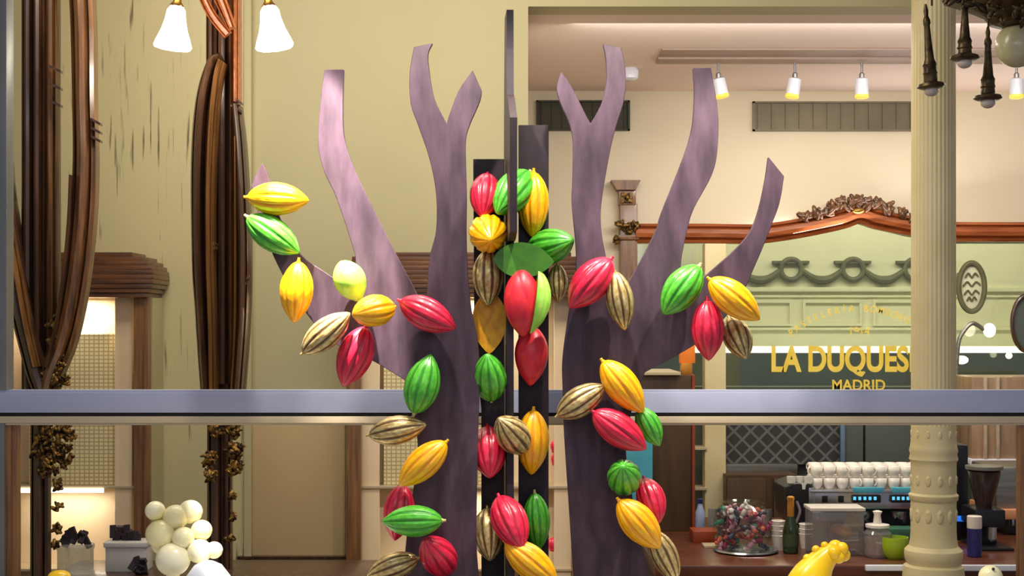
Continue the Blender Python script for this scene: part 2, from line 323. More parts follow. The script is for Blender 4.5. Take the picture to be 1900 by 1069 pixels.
right = arc([(1041, 133), (1033, 162), (1039, 189), (1056, 229), (1063, 263), (1062, 337), (1061, 377), (1069, 471), (1066, 530), (1056, 575), (1044, 663), (1044, 720), (1047, 810), (1056, 945), (1064, 1069)], 5) \
    + [(1072, LB), (1225, LB)] + arc([(1206, 1069), (1185, 990), (1170, 900), (1162, 845), (1165, 800), (1178, 740), (1197, 691)], 5) \
    + arc([(1197, 691), (1257, 659), (1300, 632), (1345, 590), (1380, 540), (1395, 507), (1417, 456), (1432, 417), (1447, 375), (1455, 327)], 5)[1:] + arc([(1426, 291), (1419, 339), (1406, 395), (1389, 434), (1358, 468), (1302, 518), (1282, 545)], 5) \
    + arc([(1262, 540), (1264, 485), (1269, 456), (1277, 420), (1288, 386), (1322, 322), (1332, 270), (1332, 205), (1319, 126)], 5) + arc([(1286, 126), (1288, 189), (1277, 265), (1227, 395), (1218, 425), (1176, 507), (1150, 545)], 5) \
    + arc([(1138, 530), (1125, 478), (1116, 427), (1116, 377), (1131, 286), (1143, 236), (1158, 185), (1161, 135), (1153, 89)], 5) + arc([(1119, 81), (1124, 111), (1125, 151), (1116, 192), (1096, 229)], 5) + arc([(1090, 219), (1060, 160), (1041, 133)], 4)[:-1]
for pts in (left, right):
    mb = MB(); mb.prism(pts, D, TH, .0015); mb.build('branch_board', choc, tree, smooth=False)
D2 = 4.12
mb = MB(); mb.prism([(878, 295), (935, 295), (935, LB - 20), (893, LB - 20), (893, 760), (880, 640)], D2, TH, .0015); mb.build('centre_board', choc_dk, tree, smooth=False)  # centre boards: their shadow is put into the darker chocolate colour
mb = MB(); mb.prism([(962, 232), (1018, 232), (1018, LB - 20), (962, LB - 20)], D2, TH, .0015); mb.build('centre_board', choc_dk, tree, smooth=False)
# fin standing front to back, its near edge towards the window
def fin():
    t = bmesh.new()
    prof = [(3.80, Z(218, 3.8)), (3.95, Z(184, 3.95)), (4.03, Z(176, 4.03)), (4.045, Z(90, 4.045)), (4.05, Z(18, 4.05)), (4.20, Z(34, 4.2)), (4.24, Z(150, 4.24)), (4.26, Z(300, 4.26)), (4.34, Z(600, 4.34)), (4.40, ZD), (3.95, ZD), (4.03, Z(900, 4.03)), (4.04, Z(600, 4.04)), (4.03, Z(470, 4.03)), (4.02, Z(450, 4.02)), (3.90, Z(444, 3.9)), (3.81, Z(430, 3.81))]
    def px(d): return 953.0 - (d - 3.8) * 26.0
    vs = [t.verts.new((X(px(d), d) - .010, d, z)) for d, z in prof]; f = t.faces.new(vs)
    r = bmesh.ops.extrude_face_region(t, geom=[f]); bmesh.ops.translate(t, vec=(.020, 0, 0), verts=[v for v in r['geom'] if isinstance(v, bmesh.types.BMVert)])
    bmesh.ops.recalc_face_normals(t, faces=t.faces); m = MB(); m.add(t); return m
fin().build('cross_board', choc_dk, tree, smooth=False)
mb = MB(); mb.box(-.42, .42, 3.75, 4.42, ZD, ZD + .02, .004); mb.build('foot_board', choc_dk, tree)

# ---------------------------------------------------------------- cocoa pods
def pod_mesh(name, m, ribbed=True, half=False, seg=80, ring=30):
    bm = bmesh.new(); rows = []; gro = []
    for i in range(ring + 1):
        t = i / ring; z = -.5 + t
        prof = (math.sin(PI * t ** .93)) ** .64 * (1 - .08 * t) * .5
        if t > .80: prof *= 1 - .22 * ((t - .80) / .2) ** 1.2
        row = []
        if i in (0, ring):
            row = [bm.verts.new((0, 0, z))]; gro.append(0.4)
        else:
            for k in range(seg):
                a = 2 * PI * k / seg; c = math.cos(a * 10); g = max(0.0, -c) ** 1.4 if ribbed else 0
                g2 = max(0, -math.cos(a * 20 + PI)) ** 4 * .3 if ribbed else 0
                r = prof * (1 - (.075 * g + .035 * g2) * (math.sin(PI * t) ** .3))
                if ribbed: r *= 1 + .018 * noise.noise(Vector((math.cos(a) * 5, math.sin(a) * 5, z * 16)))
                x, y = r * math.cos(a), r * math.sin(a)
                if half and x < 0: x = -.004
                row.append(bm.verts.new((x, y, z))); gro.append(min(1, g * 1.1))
        rows.append(row)
    for a, b in zip(rows, rows[1:]):
        for k in range(seg):
            k2 = (k + 1) % seg
            if len(a) == 1: bm.faces.new((a[0], b[k2], b[k]))
            elif len(b) == 1: bm.faces.new((a[k], a[k2], b[0]))
            else: bm.faces.new((a[k], a[k2], b[k2], b[k]))
    if half: pass
    bmesh.ops.recalc_face_normals(bm, faces=bm.faces)
    for f in bm.faces: f.smooth = True
    if half:
        for e in bm.edges:
            if len(e.link_faces) == 2 and e.calc_face_angle(0) > .7: e.smooth = False
    me = bpy.data.meshes.new(name); bm.to_mesh(me); bm.free()
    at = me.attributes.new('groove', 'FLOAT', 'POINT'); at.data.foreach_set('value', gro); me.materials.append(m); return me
PODM = {'y': pod_mesh('yellow_pod', pod_y), 'g': pod_mesh('green_pod', pod_g), 'r': pod_mesh('red_pod', pod_r), 'b': pod_mesh('gold_pod', pod_b),
        'G': pod_mesh('half_pod_green', leaf_g, False, True), 'E': pod_mesh('half_pod_lime', lime_m, True, True), 'L': pod_mesh('smooth_pod_lime', lime_m, False), 'Y': pod_mesh('half_pod_yellow', yflat, False, True), 'R': pod_mesh('smooth_pod_red', red_sm, False)}
def stalk_mesh(m, name):
    t = MB(); t.lathe([(.085, -.475), (.050, -.505), (.040, -.53), (.048, -.545), (.03, -.55)], seg=12)
    me = bpy.data.meshes.new(name)
    bmesh.ops.recalc_face_normals(t.bm, faces=t.bm.faces)
    for f in t.bm.faces: f.smooth = True
    t.bm.to_mesh(me); t.bm.free(); me.materials.append(m); return me
SM = {'y': stalk_mesh(pod_y, 'stalk_y'), 'g': stalk_mesh(stem_m, 'stalk_g'), 'r': stalk_mesh(pod_r, 'stalk_r'), 'b': stalk_mesh(pod_b, 'stalk_b')}
rn = random.Random(4)
FR, MI, BK = 3.935, 3.87, 3.985
# kind, stalk end (px), tip end (px), width px, depth, toward viewer (+1) or away (-1), label
pods = [
 ('y', (458, 366), (574, 372), 62, FR, 1, 'yellow cocoa pod, topmost on the left, lying level on the branch tip'),
 ('g', (458, 402), (556, 470), 62, FR, 1, 'green cocoa pod just under the topmost left yellow pod'),
 ('y', (554, 484), (546, 600), 62, FR, 1, 'yellow cocoa pod hanging point down on the far left branch'),
 ('L', (632, 484), (668, 560), 60, FR, 1, 'smooth pale lime pod without ribs on the left branches'),
 ('y', (733, 568), (652, 586), 60, MI, 1, 'yellow cocoa pod touching the smooth lime pod from below'),
 ('b', (562, 655), (650, 580), 56, MI, 1, 'pale gold ribbed pod slanting below the left branch'),
 ('r', (680, 606), (636, 718), 66, FR - .02, 1, 'red cocoa pod hanging beside the pale gold pod on the left'),
 ('r', (742, 558), (846, 610), 62, FR, 1, 'red cocoa pod lying across the fork of the left trunk'),
 ('g', (768, 768), (800, 657), 66, FR, 1, 'green cocoa pod on the left trunk in front of the grey rail end'),
 ('b', (684, 808), (792, 788), 54, FR, 1, 'gold ribbed pod lying level on the left trunk just below the rail'),
 ('y', (828, 820), (740, 902), 58, FR - .02, 1, 'yellow cocoa pod slanting on the left trunk below the level gold pod'),
 ('r', (748, 898), (732, 1004), 58, BK + .02, 1, 'dark red pod half hidden behind the level green pod at lower left'),
 ('g', (822, 966), (708, 968), 58, MI, 1, 'green cocoa pod lying level low on the left trunk'),
 ('r', (836, 1072), (788, 990), 66, FR, 1, 'red cocoa pod at the bottom of the left trunk'),
 ('b', (776, 1036), (680, 1070), 52, FR, 1, 'gold ribbed pod cut by the lower edge at the left trunk'),
 ('r', (904, 318), (896, 408), 58, 4.07, 1, 'red cocoa pod at the top of the centre cluster'),
 ('g', (984, 314), (920, 402), 70, 4.06, 1, 'green cocoa pod crossed by the narrow board in the top centre cluster'),
 ('y', (990, 318), (988, 442), 60, 4.085, 1, 'yellow cocoa pod at the right of the top centre cluster'),
 ('y', (892, 398), (920, 470), 72, 4.03, 1, 'rounded yellow pod seen end on in the top centre cluster'),
 ('g', (975, 468), (1068, 446), 66, 4.07, 1, 'striped green pod pointing right in the centre beside the flat green half'),
 ('G', (916, 480), (1028, 486), 66, 3.98, 0, 'flat dark green half pod showing its cut face in the centre'),
 ('b', (906, 462), (906, 568), 60, 4.065, 1, 'dark gold pod in the centre under the rounded yellow pod'),
 ('R', (968, 498), (970, 626), 68, 3.99, 1, 'smooth deep red pod in the centre under the flat green half pod'),
 ('E', (1000, 500), (985, 620), 62, 3.99, 0, 'thin lime half pod seen edge on beside the smooth deep red pod'),
 ('b', (1034, 490), (1036, 562), 38, 4.08, 1, 'small gold pod partly hidden at the right of the centre cluster'),
 ('Y', (908, 540), (908, 657), 64, 4.10, 0, 'flat yellow half pod in the centre left of the smooth deep red pod'),
 ('R', (988, 604), (984, 717), 62, 4.065, 1, 'smooth red pod in the centre just above the rail'),
 ('g', (912, 748), (904, 652), 64, 4.03, 1, 'green cocoa pod upright in the centre at rail height'),
 ('r', (904, 790), (910, 888), 66, 4.06, 1, 'red cocoa pod in the centre below the rail'),
 ('b', (978, 842), (922, 770), 62, 4.00, 1, 'gold ribbed pod slanting across the narrow centre board below the rail'),
 ('y', (990, 760), (986, 882), 62, 4.085, 1, 'yellow cocoa pod right of the centre below the rail'),
 ('b', (904, 944), (910, 1040), 62, 4.06, 1, 'brown gold pod behind the red pod low in the centre'),
 ('r', (924, 922), (970, 1018), 68, 3.96, 1, 'red cocoa pod low in the centre between gold and green pods'),
 ('g', (992, 914), (1000, 1022), 50, 4.09, 1, 'green cocoa pod with its stalk up low in the centre'),
 ('y', (938, 1006), (1036, 1086), 62, 3.94, 1, 'yellow cocoa pod at the bottom of the centre cut by the lower edge'),
 ('r', (1134, 480), (1056, 572), 68, FR, 1, 'red cocoa pod highest on the right trunk'),
 ('b', (1140, 503), (1160, 614), 52, FR, 1, 'gold ribbed pod hanging beside the highest red pod of the right trunk'),
 ('g', (1298, 493), (1230, 584), 66, FR, 1, 'green cocoa pod between the two right branches'),
 ('y', (1316, 518), (1410, 594), 62, MI + .03, 1, 'yellow cocoa pod at the far right branch'),
 ('r', (1312, 556), (1315, 670), 62, FR - .01, 1, 'red cocoa pod hanging point down below the far right yellow pod'),
 ('b', (1356, 588), (1382, 668), 54, 3.965, 1, 'gold ribbed pod behind the far right yellow pod'),
 ('y', (1118, 670), (1194, 766), 62, FR, 1, 'yellow cocoa pod on the right trunk at rail height'),
 ('b', (1034, 772), (1124, 715), 56, FR, 1, 'gold ribbed pod across the left edge of the right trunk at rail height'),
 ('r', (1100, 764), (1200, 834), 62, FR - .02, 1, 'red cocoa pod slanting on the right trunk under the rail'),
 ('g', (1186, 756), (1224, 828), 46, 3.965, 1, 'narrow green pod at the right edge of the trunk behind the slanting red pod'),
 ('g', (1168, 922), (1148, 848), 64, FR, 1, 'round green pod seen end on low on the right trunk'),
 ('r', (1196, 888), (1222, 970), 54, 3.975, 1, 'red cocoa pod at the right trunk edge behind the low yellow pod'),
 ('y', (1148, 928), (1226, 1018), 64, MI + .03, 1, 'yellow cocoa pod low on the right trunk below the round green pod'),
 ('b', (1210, 984), (1256, 1080), 52, FR, 1, 'gold ribbed pod at the bottom right of the right trunk'),
]
CAT = {'y': 'yellow', 'g': 'green', 'r': 'red', 'b': 'gold'}
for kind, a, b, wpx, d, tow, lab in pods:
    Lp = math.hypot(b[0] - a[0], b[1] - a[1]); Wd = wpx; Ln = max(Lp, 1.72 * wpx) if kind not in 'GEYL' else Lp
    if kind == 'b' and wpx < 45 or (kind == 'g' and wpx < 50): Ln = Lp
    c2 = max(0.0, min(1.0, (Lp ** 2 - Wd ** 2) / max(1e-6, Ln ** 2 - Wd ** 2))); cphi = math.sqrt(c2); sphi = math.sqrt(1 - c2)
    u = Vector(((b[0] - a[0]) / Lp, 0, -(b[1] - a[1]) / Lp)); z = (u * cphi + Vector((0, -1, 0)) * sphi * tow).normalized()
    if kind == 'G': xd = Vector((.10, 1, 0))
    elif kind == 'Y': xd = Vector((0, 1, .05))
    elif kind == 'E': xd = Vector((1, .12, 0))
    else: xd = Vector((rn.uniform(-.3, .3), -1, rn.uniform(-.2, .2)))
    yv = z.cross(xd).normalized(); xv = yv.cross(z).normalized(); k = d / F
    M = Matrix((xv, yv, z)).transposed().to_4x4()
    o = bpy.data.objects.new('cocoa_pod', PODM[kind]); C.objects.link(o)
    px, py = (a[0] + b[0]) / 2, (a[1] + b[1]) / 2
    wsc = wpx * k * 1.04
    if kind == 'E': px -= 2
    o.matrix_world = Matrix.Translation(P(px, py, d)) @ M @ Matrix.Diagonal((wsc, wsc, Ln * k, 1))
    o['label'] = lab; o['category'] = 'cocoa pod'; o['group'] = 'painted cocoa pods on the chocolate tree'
    if kind in SM:
        s_ = bpy.data.objects.new('stalk', SM[kind]); C.objects.link(s_); s_.parent = o

# ---------------------------------------------------------------- oval mirror frames on the left
def oval_stand(cx, d, label, post, loops, gilts, low):
    root = thing('oval_mirror_stand', (X(cx, d), d, 0), label, 'mirror')
    for (x0, x1, y0, y1, m, dep) in post:
        mb = MB(); path = [P((x0 + x1) / 2, y, d) for y in (y1, y0)]; w_ = (x1 - x0) * d / F
        mb.sweep(path, mould(w_, dep)); mb.build('post', m, root)
    for pts, m, dep in loops:
        mb = MB(); q = arc(pts, 6); path = [P(a, b, d - .03) for a, b, w_ in q]; ws = [w_ for _, _, w_ in q]
        mb.sweep(path, lambda u: mould(ws[min(len(ws) - 1, int(round(u * (len(ws) - 1))))] * d / F, dep)); mb.build('curved_frame', m, root)
    for sp, sd, n_, sz in gilts:
        for q_, one in enumerate(sp):
            mb = MB(); carve(mb, [one], d - .075, sd * 10 + q_, n_, sz); mb.build('gilt_carving', gilt, root)
    for (x0, x1, ys) in low:
        mb = MB()
        for y in ys: mb.prism([(x0, y), (x1, y + 10), (x1, y + 15), (x0, y + 5)], d - .112, .03)
        mb.build('ring_band', wood_dk, root)
    return root
ZFL = lambda d: 600 + ZC * F / d
d_ = 5.6
oval_stand(97, d_, 'tall dark wooden oval mirror stand at the far left with gilt carving below the rail',
  [(46, 72, -320, 760, wood_dk, .07), (68, 92, -320, 712, wood_dk, .09), (90, 113, -320, 700, wood, .075), (62, 95, 712, 1075, wood_dk, .07)],
  [([(150, -320, 40), (155, -60, 42), (160, 60, 42), (162, 200, 40), (164, 300, 42), (160, 400, 44), (150, 500, 44), (137, 580, 44), (122, 640, 42), (104, 690, 38), (84, 765, 34)], wood, .10),
   ([(-2, -320, 36), (-4, 60, 36), (2, 240, 34), (14, 360, 34), (30, 470, 36), (46, 570, 38), (66, 650, 40), (80, 700, 40), (104, 765, 34)], wood_dk, .10),
   ([(20, 300, 12), (28, 400, 12), (44, 500, 14), (62, 600, 14), (80, 680, 14)], wood_cab, .12),
   ([(146, 330, 10), (142, 420, 10), (132, 520, 10), (118, 610, 10), (102, 680, 10)], wood_dk, .125)],
  [([(102, 600, 10), (104, 640, 12), (104, 675, 14)], 3, 9, 9), ([(92, 800, 32), (115, 810, 26), (85, 835, 26), (110, 845, 24), (88, 870, 16), (104, 700, 22), (85, 700, 16)], 5, 30, 7.5), ([(104, 900, 7), (105, 940, 7), (104, 980, 6), (103, 1010, 5)], 7, 8, 7)],
  [(91, 112, (120, 152, 184)), (168, 186, (218, 234, 250))])
d_ = 5.8
oval_stand(420, d_, 'tall dark wooden oval mirror stand right of the glass lamp shade with orange-lit inner edge',
  [(385, 402, -320, 125, wood_dk, .05), (402, 430, -320, 712, wood_dk, .06), (428, 442, -320, 712, wood, .085), (388, 420, 712, 1058, wood_dk, .07), (414, 432, 712, 1058, wood_dk, .05)],
  [([(418, 114, 20), (404, 124, 26), (390, 170, 30), (382, 230, 32), (378, 310, 32), (377, 400, 30), (379, 500, 29), (384, 600, 27), (391, 712, 25), (395, 765, 22)], wood_dk, .14),
   ([(420, 122, 12), (412, 150, 13), (404, 220, 13), (399, 310, 13), (397, 400, 12), (398, 500, 11), (401, 600, 10), (403, 712, 10), (405, 765, 10)], wood_cab, .155),
   ([(443, -320, 10), (443, 60, 12), (443, 195, 12)], wood_or, .10),  # lamp light on this upper strip is put into its orange colour
   ([(444, 200, 14), (450, 280, 20), (455, 400, 24), (457, 500, 24), (455, 600, 22), (447, 712, 22), (444, 765, 18)], wood_dk, .12),
   ([(446, 260, 5), (446, 400, 6), (445, 600, 6), (440, 712, 6), (438, 765, 6)], wood_cab, .13)],
  [([(432, 800, 14), (436, 835, 15), (436, 870, 14), (388, 850, 12), (390, 880, 10), (400, 800, 10)], 11, 24, 7), ([(430, 920, 6), (430, 960, 6), (428, 1000, 5)], 12, 7, 7), ([(397, 455, 5), (372, 455, 5), (455, 520, 6)], 13, 4, 6)],
  [(436, 449, (180, 196))])
# shell ornament of the upper oval
mb = MB(); d_ = 5.62
mb.sweep([P(a, b, d_) for a, b in arc([(368, -30), (392, 25), (424, 66)], 6)], mould(17 * d_ / F, .03))
mb.sweep([P(a, b, d_) for a, b in arc([(392, -40), (412, 5), (432, 55)], 6)], lambda u: mould((30 - 16 * u) * d_ / F, .05))
mb.build('carved_crest', wood_or, label='pinkish lit carved wooden crest slanting at the top of the picture between the lamp shades', category='ornament')

# glass lamp shades
def bell(cx, tilt, label):
    d = 5.45; k = d / F; root = thing('wall_lamp', P(cx, 10, d), label, 'lamp', 'pair of bell lamps on the left')
    prof = [(.036 * 1, -1), ]
    M = Matrix.Rotation(math.radians(tilt), 4, 'Y')
    mb = MB(); mb.lathe([(33 * k, -78 * k), (35 * k, -74 * k), (31 * k, -62 * k), (24 * k, -44 * k), (19 * k, -24 * k), (17 * k, -8 * k), (12 * k, 0)], P(cx, 12, d), 32, M, 8, .03); mb.build('glass_shade', lamp_e, root)
    mb = MB(); mb.lathe([(11 * k, -3 * k), (13 * k, 2 * k), (8 * k, 8 * k), (6 * k, 20 * k), (9 * k, 24 * k), (4 * k, 28 * k)], P(cx, 12, d), 20, M); mb.build('holder', brass, root)
    mb = MB(); pts = arc([(cx, -14), (cx + (412 - cx) * .2, -40), (cx + (412 - cx) * .6, -52), (412, -30)], 6); mb.tube([P(a, b, d) for a, b in pts], 4 * k, 8); mb.build('arm', brass, root)
    light('POINT', 'lamp_glow', P(cx, 105, d), 4, WARM, None, shadow_soft_size=.05)
bell(328, 6, 'lit white glass bell lamp shade left of the oval mirror stand')
bell(499, -8, 'lit white glass bell lamp shade right of the oval mirror stand')

# aged mirror panel, the reflected wall put into its colour, and wall strips at left
mb = MB(); mb.rect(60, -300, 452, 1500, DL - .03, .03); mb.build('aged_panel', aged, label='aged mirror panel reflecting the pale olive wall, with dark vertical stains between the mirror stands', category='panel')
mb = MB(); mb.rect(452, -300, 466, 1500, DL - .05, .05, .004); struct(mb.build('trim_8', wall_m))
# lower wall panel between stand and cabinet
mb = MB(); mb.rect(468, 770, 640, 1033, DL - .02, .019, .003); mb.build('dado_panel', mat('dado_paint', (206, 180, 134), .6, col2=(198, 172, 126), scale=2), label='plain cream lower wall panel behind the rail left of the tree', category='panel')
mb = MB(); mb.rect(440, 1033, 650, 1038, DL - .06, .06); struct(mb.build('trim_9', wood_dk))
mb = MB(); mb.rect(440, 1038, 680, 1400, DL - .05, .04); struct(mb.build('trim_10', wall_m))

# ---------------------------------------------------------------- display cabinets
pale_cab = mat('cabinet_lining', (238, 214, 176), 0.6, col2=(232, 206, 166), scale=3)
def cabinet(x0, x1, d, label, mirror=False, shelf_things=None):
    root = thing('display_cabinet', (X((x0 + x1) / 2, d), d + .2, 0), label, 'cabinet')
    dep = .24; fl = ZFL(d)
    mb = MB(); n = 10
    for i in range(n):
        y0 = 468 + i * 8.4; e = [0, 22, 34, 41, 45, 46, 45, 42, 36, 30][i]
        a = x0 - (e - 34 if mirror else 0); b = x1 + (e - 34)
        mb.box(X(a, d), X(b, d), d - .03 - e * .0012 + .03, d + dep, Z(y0 + 8.6, d), Z(y0, d), .004)
    mb.build('cornice', wood_hz, root)
    mb = MB(); mb.rect(x1 - 32, 551, x1 - 4, fl, d, .05, .008); mb.rect(x1 - 12, 551, x1 - 2, fl, d - .012, .04, .004); mb.build('corner_post', wood_cab, root)
    mb = MB(); mb.rect(x0, 551, x0 + 28, fl, d, .05, .008); mb.build('corner_post', wood_cab, root)
    mb = MB(); mb.rect(x1 - 66, 551, x1 - 34, fl, d + .07, .03, .003); mb.build('inner_post', pale_cab, root)
    mb = MB(); mb.rect(x0 + 28, 551, x0 + 62, fl, d + .07, .03, .003); mb.build('inner_post', pale_cab, root)
    mb = MB(); mb.box(X(x0, d), X(x1 - 4, d), d + dep - .02, d + dep, 0, Z(551, d)); mb.build('back_panel', pale_cab, root)
    for q_ in (905, 1060):
        mb = MB(); mb.box(X(x0 + 20, d), X(x1 - 20, d), d + .06, d + dep - .02, Z(q_, d) - .012, Z(q_, d), .002); mb.build('shelf', cream_rail, root)
    for xa in (x0 + 1, x1 - 5):
        mb = MB(); mb.box(X(xa, d), X(xa + 4, d), d + .05, d + dep, 0, Z(552, d)); mb.build('side_panel', wall_m, root)
    mb = MB(); mb.box(X(x0 + 20, d), X(x0 + 22, d), d + .2, d + .21, Z(1080, d) - .02, Z(1075, d)); mb.bm.clear()
    if not mirror:
        mb = MB(); mb.box(X(x0 + 40, d), X(x1 - 94, d), d + .05, d + .065, Z(917, d), Z(909, d)); mb.build('shelf_light', warm_e, root)
    light('AREA', 'cabinet_light', (X((x0 + x1) / 2, d), d + .12, Z(556, d)), 3.4, WARM, (X((x0 + x1) / 2, d), d + .2, 0), shape='RECTANGLE', size=.3, size_y=.05)
    light('AREA', 'cabinet_light', (X((x0 + x1) / 2, d), d + .12, Z(925, d)), 1.1, WARM, (X((x0 + x1) / 2, d), d + .2, 0), shape='RECTANGLE', size=.3, size_y=.05)
    return root
dc = 6.32
cabinet(-60, 279, dc, 'lit wooden display cabinet behind the far left oval stand')
cabinet(642, 1094, dc, 'lit wooden display cabinet behind the chocolate tree', True)
# woven panels inside the cabinets
for (x0, x1, y0, lab) in ((40, 212, 620, 'tall cream woven grid stack in the far left cabinet'), (708, 900, 640, 'tall cream woven grid stack in the cabinet behind the tree')):
    mb = MB(); mb.box(X(x0, dc), X(x1, dc), dc + .10, dc + .20, Z(905, dc), Z(y0, dc), .004); mb.build('woven_stack', mesh_m, label=lab, category='woven stack')
# slanting lit leaflet and shelves visible right of the centre board
mb = MB(); t = bmesh.new(); mb.prism([(1052, 566), (1068, 572), (1046, 655), (1030, 650)], dc + .13, .01); mb.build('white_card', white_bl, label='slanting white card in the cabinet between the trunks', category='card')
rn = random.Random(9)
for i, (x, y, r, m, lab) in enumerate([(1030, 828, 9, pod_r, 'small red sweet in the cabinet between the trunks, upper one'), (1032, 852, 10, pod_r, 'small red sweet in the cabinet between the trunks, lower one'), (1026, 1010, 10, pod_r, 'pinkish sweet on the low shelf in the cabinet between the trunks')]):
    mb = MB(); k = dc / F; mb.ell(P(x, y, dc + .1), (r * k, r * k, r * k * 1.3), 16, 10); mb.ell(P(x, y + 9, dc + .1), (r * k * .8, r * k * .8, r * k * .5), 12, 8); mb.build('sweet', m, label=lab, category='sweet')
# counter in front of left cabinet with jars
dt = 5.7
mb = MB(); mb.box(X(106, dt), X(690, dt), dt - .10, dt + .3, Z(1062, dt) - .04, Z(1062, dt), .006); mb.box(X(110, dt), X(680, dt), dt - .06, dt + .28, 0, Z(1062, dt) - .04); mb.build('low_counter', wood_dk, label='dark wooden low counter behind the white ball sculpture', category='counter')
def shards(mb, cx, cy, d, n, sd, wd=34):
    r_ = random.Random(sd); k = d / F
    for i in range(n):
        c = P(cx + r_.uniform(-wd, wd) * .6, cy + r_.uniform(-8, 8), d); M = Matrix.Rotation(r_.uniform(-.7, .7), 4, 'Y') @ Matrix.Rotation(r_.uniform(-.5, .5), 4, 'X')
        t = bmesh.new(); bmesh.ops.create_cube(t, size=1); bmesh.ops.transform(t, matrix=Matrix.Translation(c) @ M @ Matrix.Diagonal((11 * k, 7 * k, r_.uniform(18, 34) * k, 1)), verts=t.verts); bmesh.ops.bevel(t, geom=list(t.edges), offset=.0015, segments=1, affect='EDGES'); mb.add(t)
    return mb
root = thing('glass_jar', P(140, 1062, dt), 'glass jar of dark chocolate shards beside the far left stand', 'jar')
k = dt / F; mb = MB(); mb.lathe([(30 * k, 0), (33 * k, 4 * k), (33 * k, 42 * k), (35 * k, 46 * k), (35 * k, 52 * k), (31 * k, 53 * k)], P(140, 1062, dt + .08), 28); mb.build('jar_body', jarglass, root)
mb = MB(); shards(mb, 140, 998, dt + .08, 9, 1); mb.build('chocolate_shards', choc_dk, root)
root = thing('white_box', P(232, 1062, dt), 'white box with dark chocolate shards on top left of the ball sculpture', 'box')
mb = MB(); mb.box(X(195, dt), X(270, dt), dt, dt + .12, Z(1062, dt), Z(1014, dt), .004); mb.box(X(192, dt), X(273, dt), dt - .006, dt + .126, Z(1016, dt), Z(1007, dt), .003); mb.build('box_body', deck_m, root)
mb = MB(); shards(mb, 232, 994, dt + .06, 11, 2, 40); mb.build('chocolate_shards', choc_dk, root)
mb = MB(); shards(mb, 256, 1056, dt - .06, 8, 5, 20); mb.build('chocolate_pieces', choc_dk, label='small heap of dark chocolate pieces in front of the white box', category='chocolate')
mb = MB(); mb.ell(P(110, 1070, 4.3), (.035, .03, .02)); mb.lathe([(.03, 0), (.03, .06), (.02, .09)], (X(110, 4.3), 4.3, ZD), 16); mb.build('orange_sweet', yfig, label='orange yellow sweet at the lower left edge of the display', category='sweet')

# ---------------------------------------------------------------- white ball sculpture
db = 4.2; k = db / F
root = thing('ball_sculpture', (X(335, db), db, ZD), 'sculpture of stacked ivory white chocolate balls at lower left', 'sculpture')
for x, y, r, dd in [(288, 948, 17, 0), (326, 960, 22, .01), (353, 950, 21, .03), (298, 991, 25, -.01), (340, 998, 19, -.02), (374, 984, 18, .01), (370, 1023, 21, -.02), (397, 1021, 15, .01), (321, 1038, 29, -.03), (300, 1010, 18, .03), (345, 1022, 20, .03)]:
    mb = MB(); mb.ell(P(x, y, db + dd), (r * 1.1 * k, r * 1.1 * k, r * 1.06 * k), 28, 18); mb.build('ball', white_ch, root)
mb = MB(); mb.lathe([(.06, 0), (.06, .01), (.02, .03), (.02, Z(1062, db) - ZD)], (X(321, db), db, ZD), 24); mb.build('foot', white_ch, root)
mb = MB(); mb.lathe([(.075, 0), (.08, .02), (.078, .06), (.066, .115), (.04, .15), (.015, .162), (.004, .164)], (X(386, 4.1), 4.1, ZD - .0 + (Z(1040, 4.1) - ZD - .164)), 32); mb.lathe([(.05, 0), (.05, .02), (.03, .03), (.03, Z(1040, 4.1) - ZD - .16)], (X(386, 4.1), 4.1, ZD), 20)
mb.build('white_dome', white_bl, label='bluish white porcelain dome at the lower edge right of the ivory balls', category='dome')

# ---------------------------------------------------------------- column at right
dk = 6.1
root = bpy.data.objects.new('fluted_column', None); C.objects.link(root); root.location = (X(1732, dk), dk, 0); root['label'] = 'tall fluted cream column with ornate base at the right'; root['category'] = 'column'
k = dk / F; ZK = lambda y: (600 - y) * k
def col_prof(lst): return [(r * k, ZC + ZK(y)) for y, r in lst]
mb = MB(); cxk = X(1732, dk)
mb.lathe(col_prof([(790, 40), (700, 40), (-200, 39)]), (cxk, dk, 0), 192, None, 32, .014); mb.build('shaft', stone, root)
mb = MB(); mb.lathe(col_prof([(1500, 66), (1069, 56), (1050, 54), (1046, 48), (1036, 52), (1026, 53), (1020, 52), (1012, 44), (1000, 42), (985, 41), (930, 41), (926, 44), (918, 45), (914, 41), (866, 41), (858, 41), (852, 44), (842, 42), (836, 44), (828, 42), (820, 41), (790, 40.5)]), (cxk, dk, 0), 64); mb.build('pedestal', stone, root)
mb = MB()
for j in range(12):
    a = 2 * PI * j / 12
    for yy, rr, sz in ((890, 41, 10), (955, 41, 13), (805, 40, 8)):
        c = Vector((cxk + rr * k * math.cos(a), dk + rr * k * math.sin(a), ZC + ZK(yy))); M = Matrix.Rotation(a, 4, 'Z')
        mb.ell(c, (2.5 * k, sz * .5 * k, sz * k), 10, 8, M); mb.ell(c + Vector((0, 0, sz * .5 * k)), (3 * k, sz * .3 * k, sz * .3 * k), 8, 6, M)
mb.build('relief', stone, root)

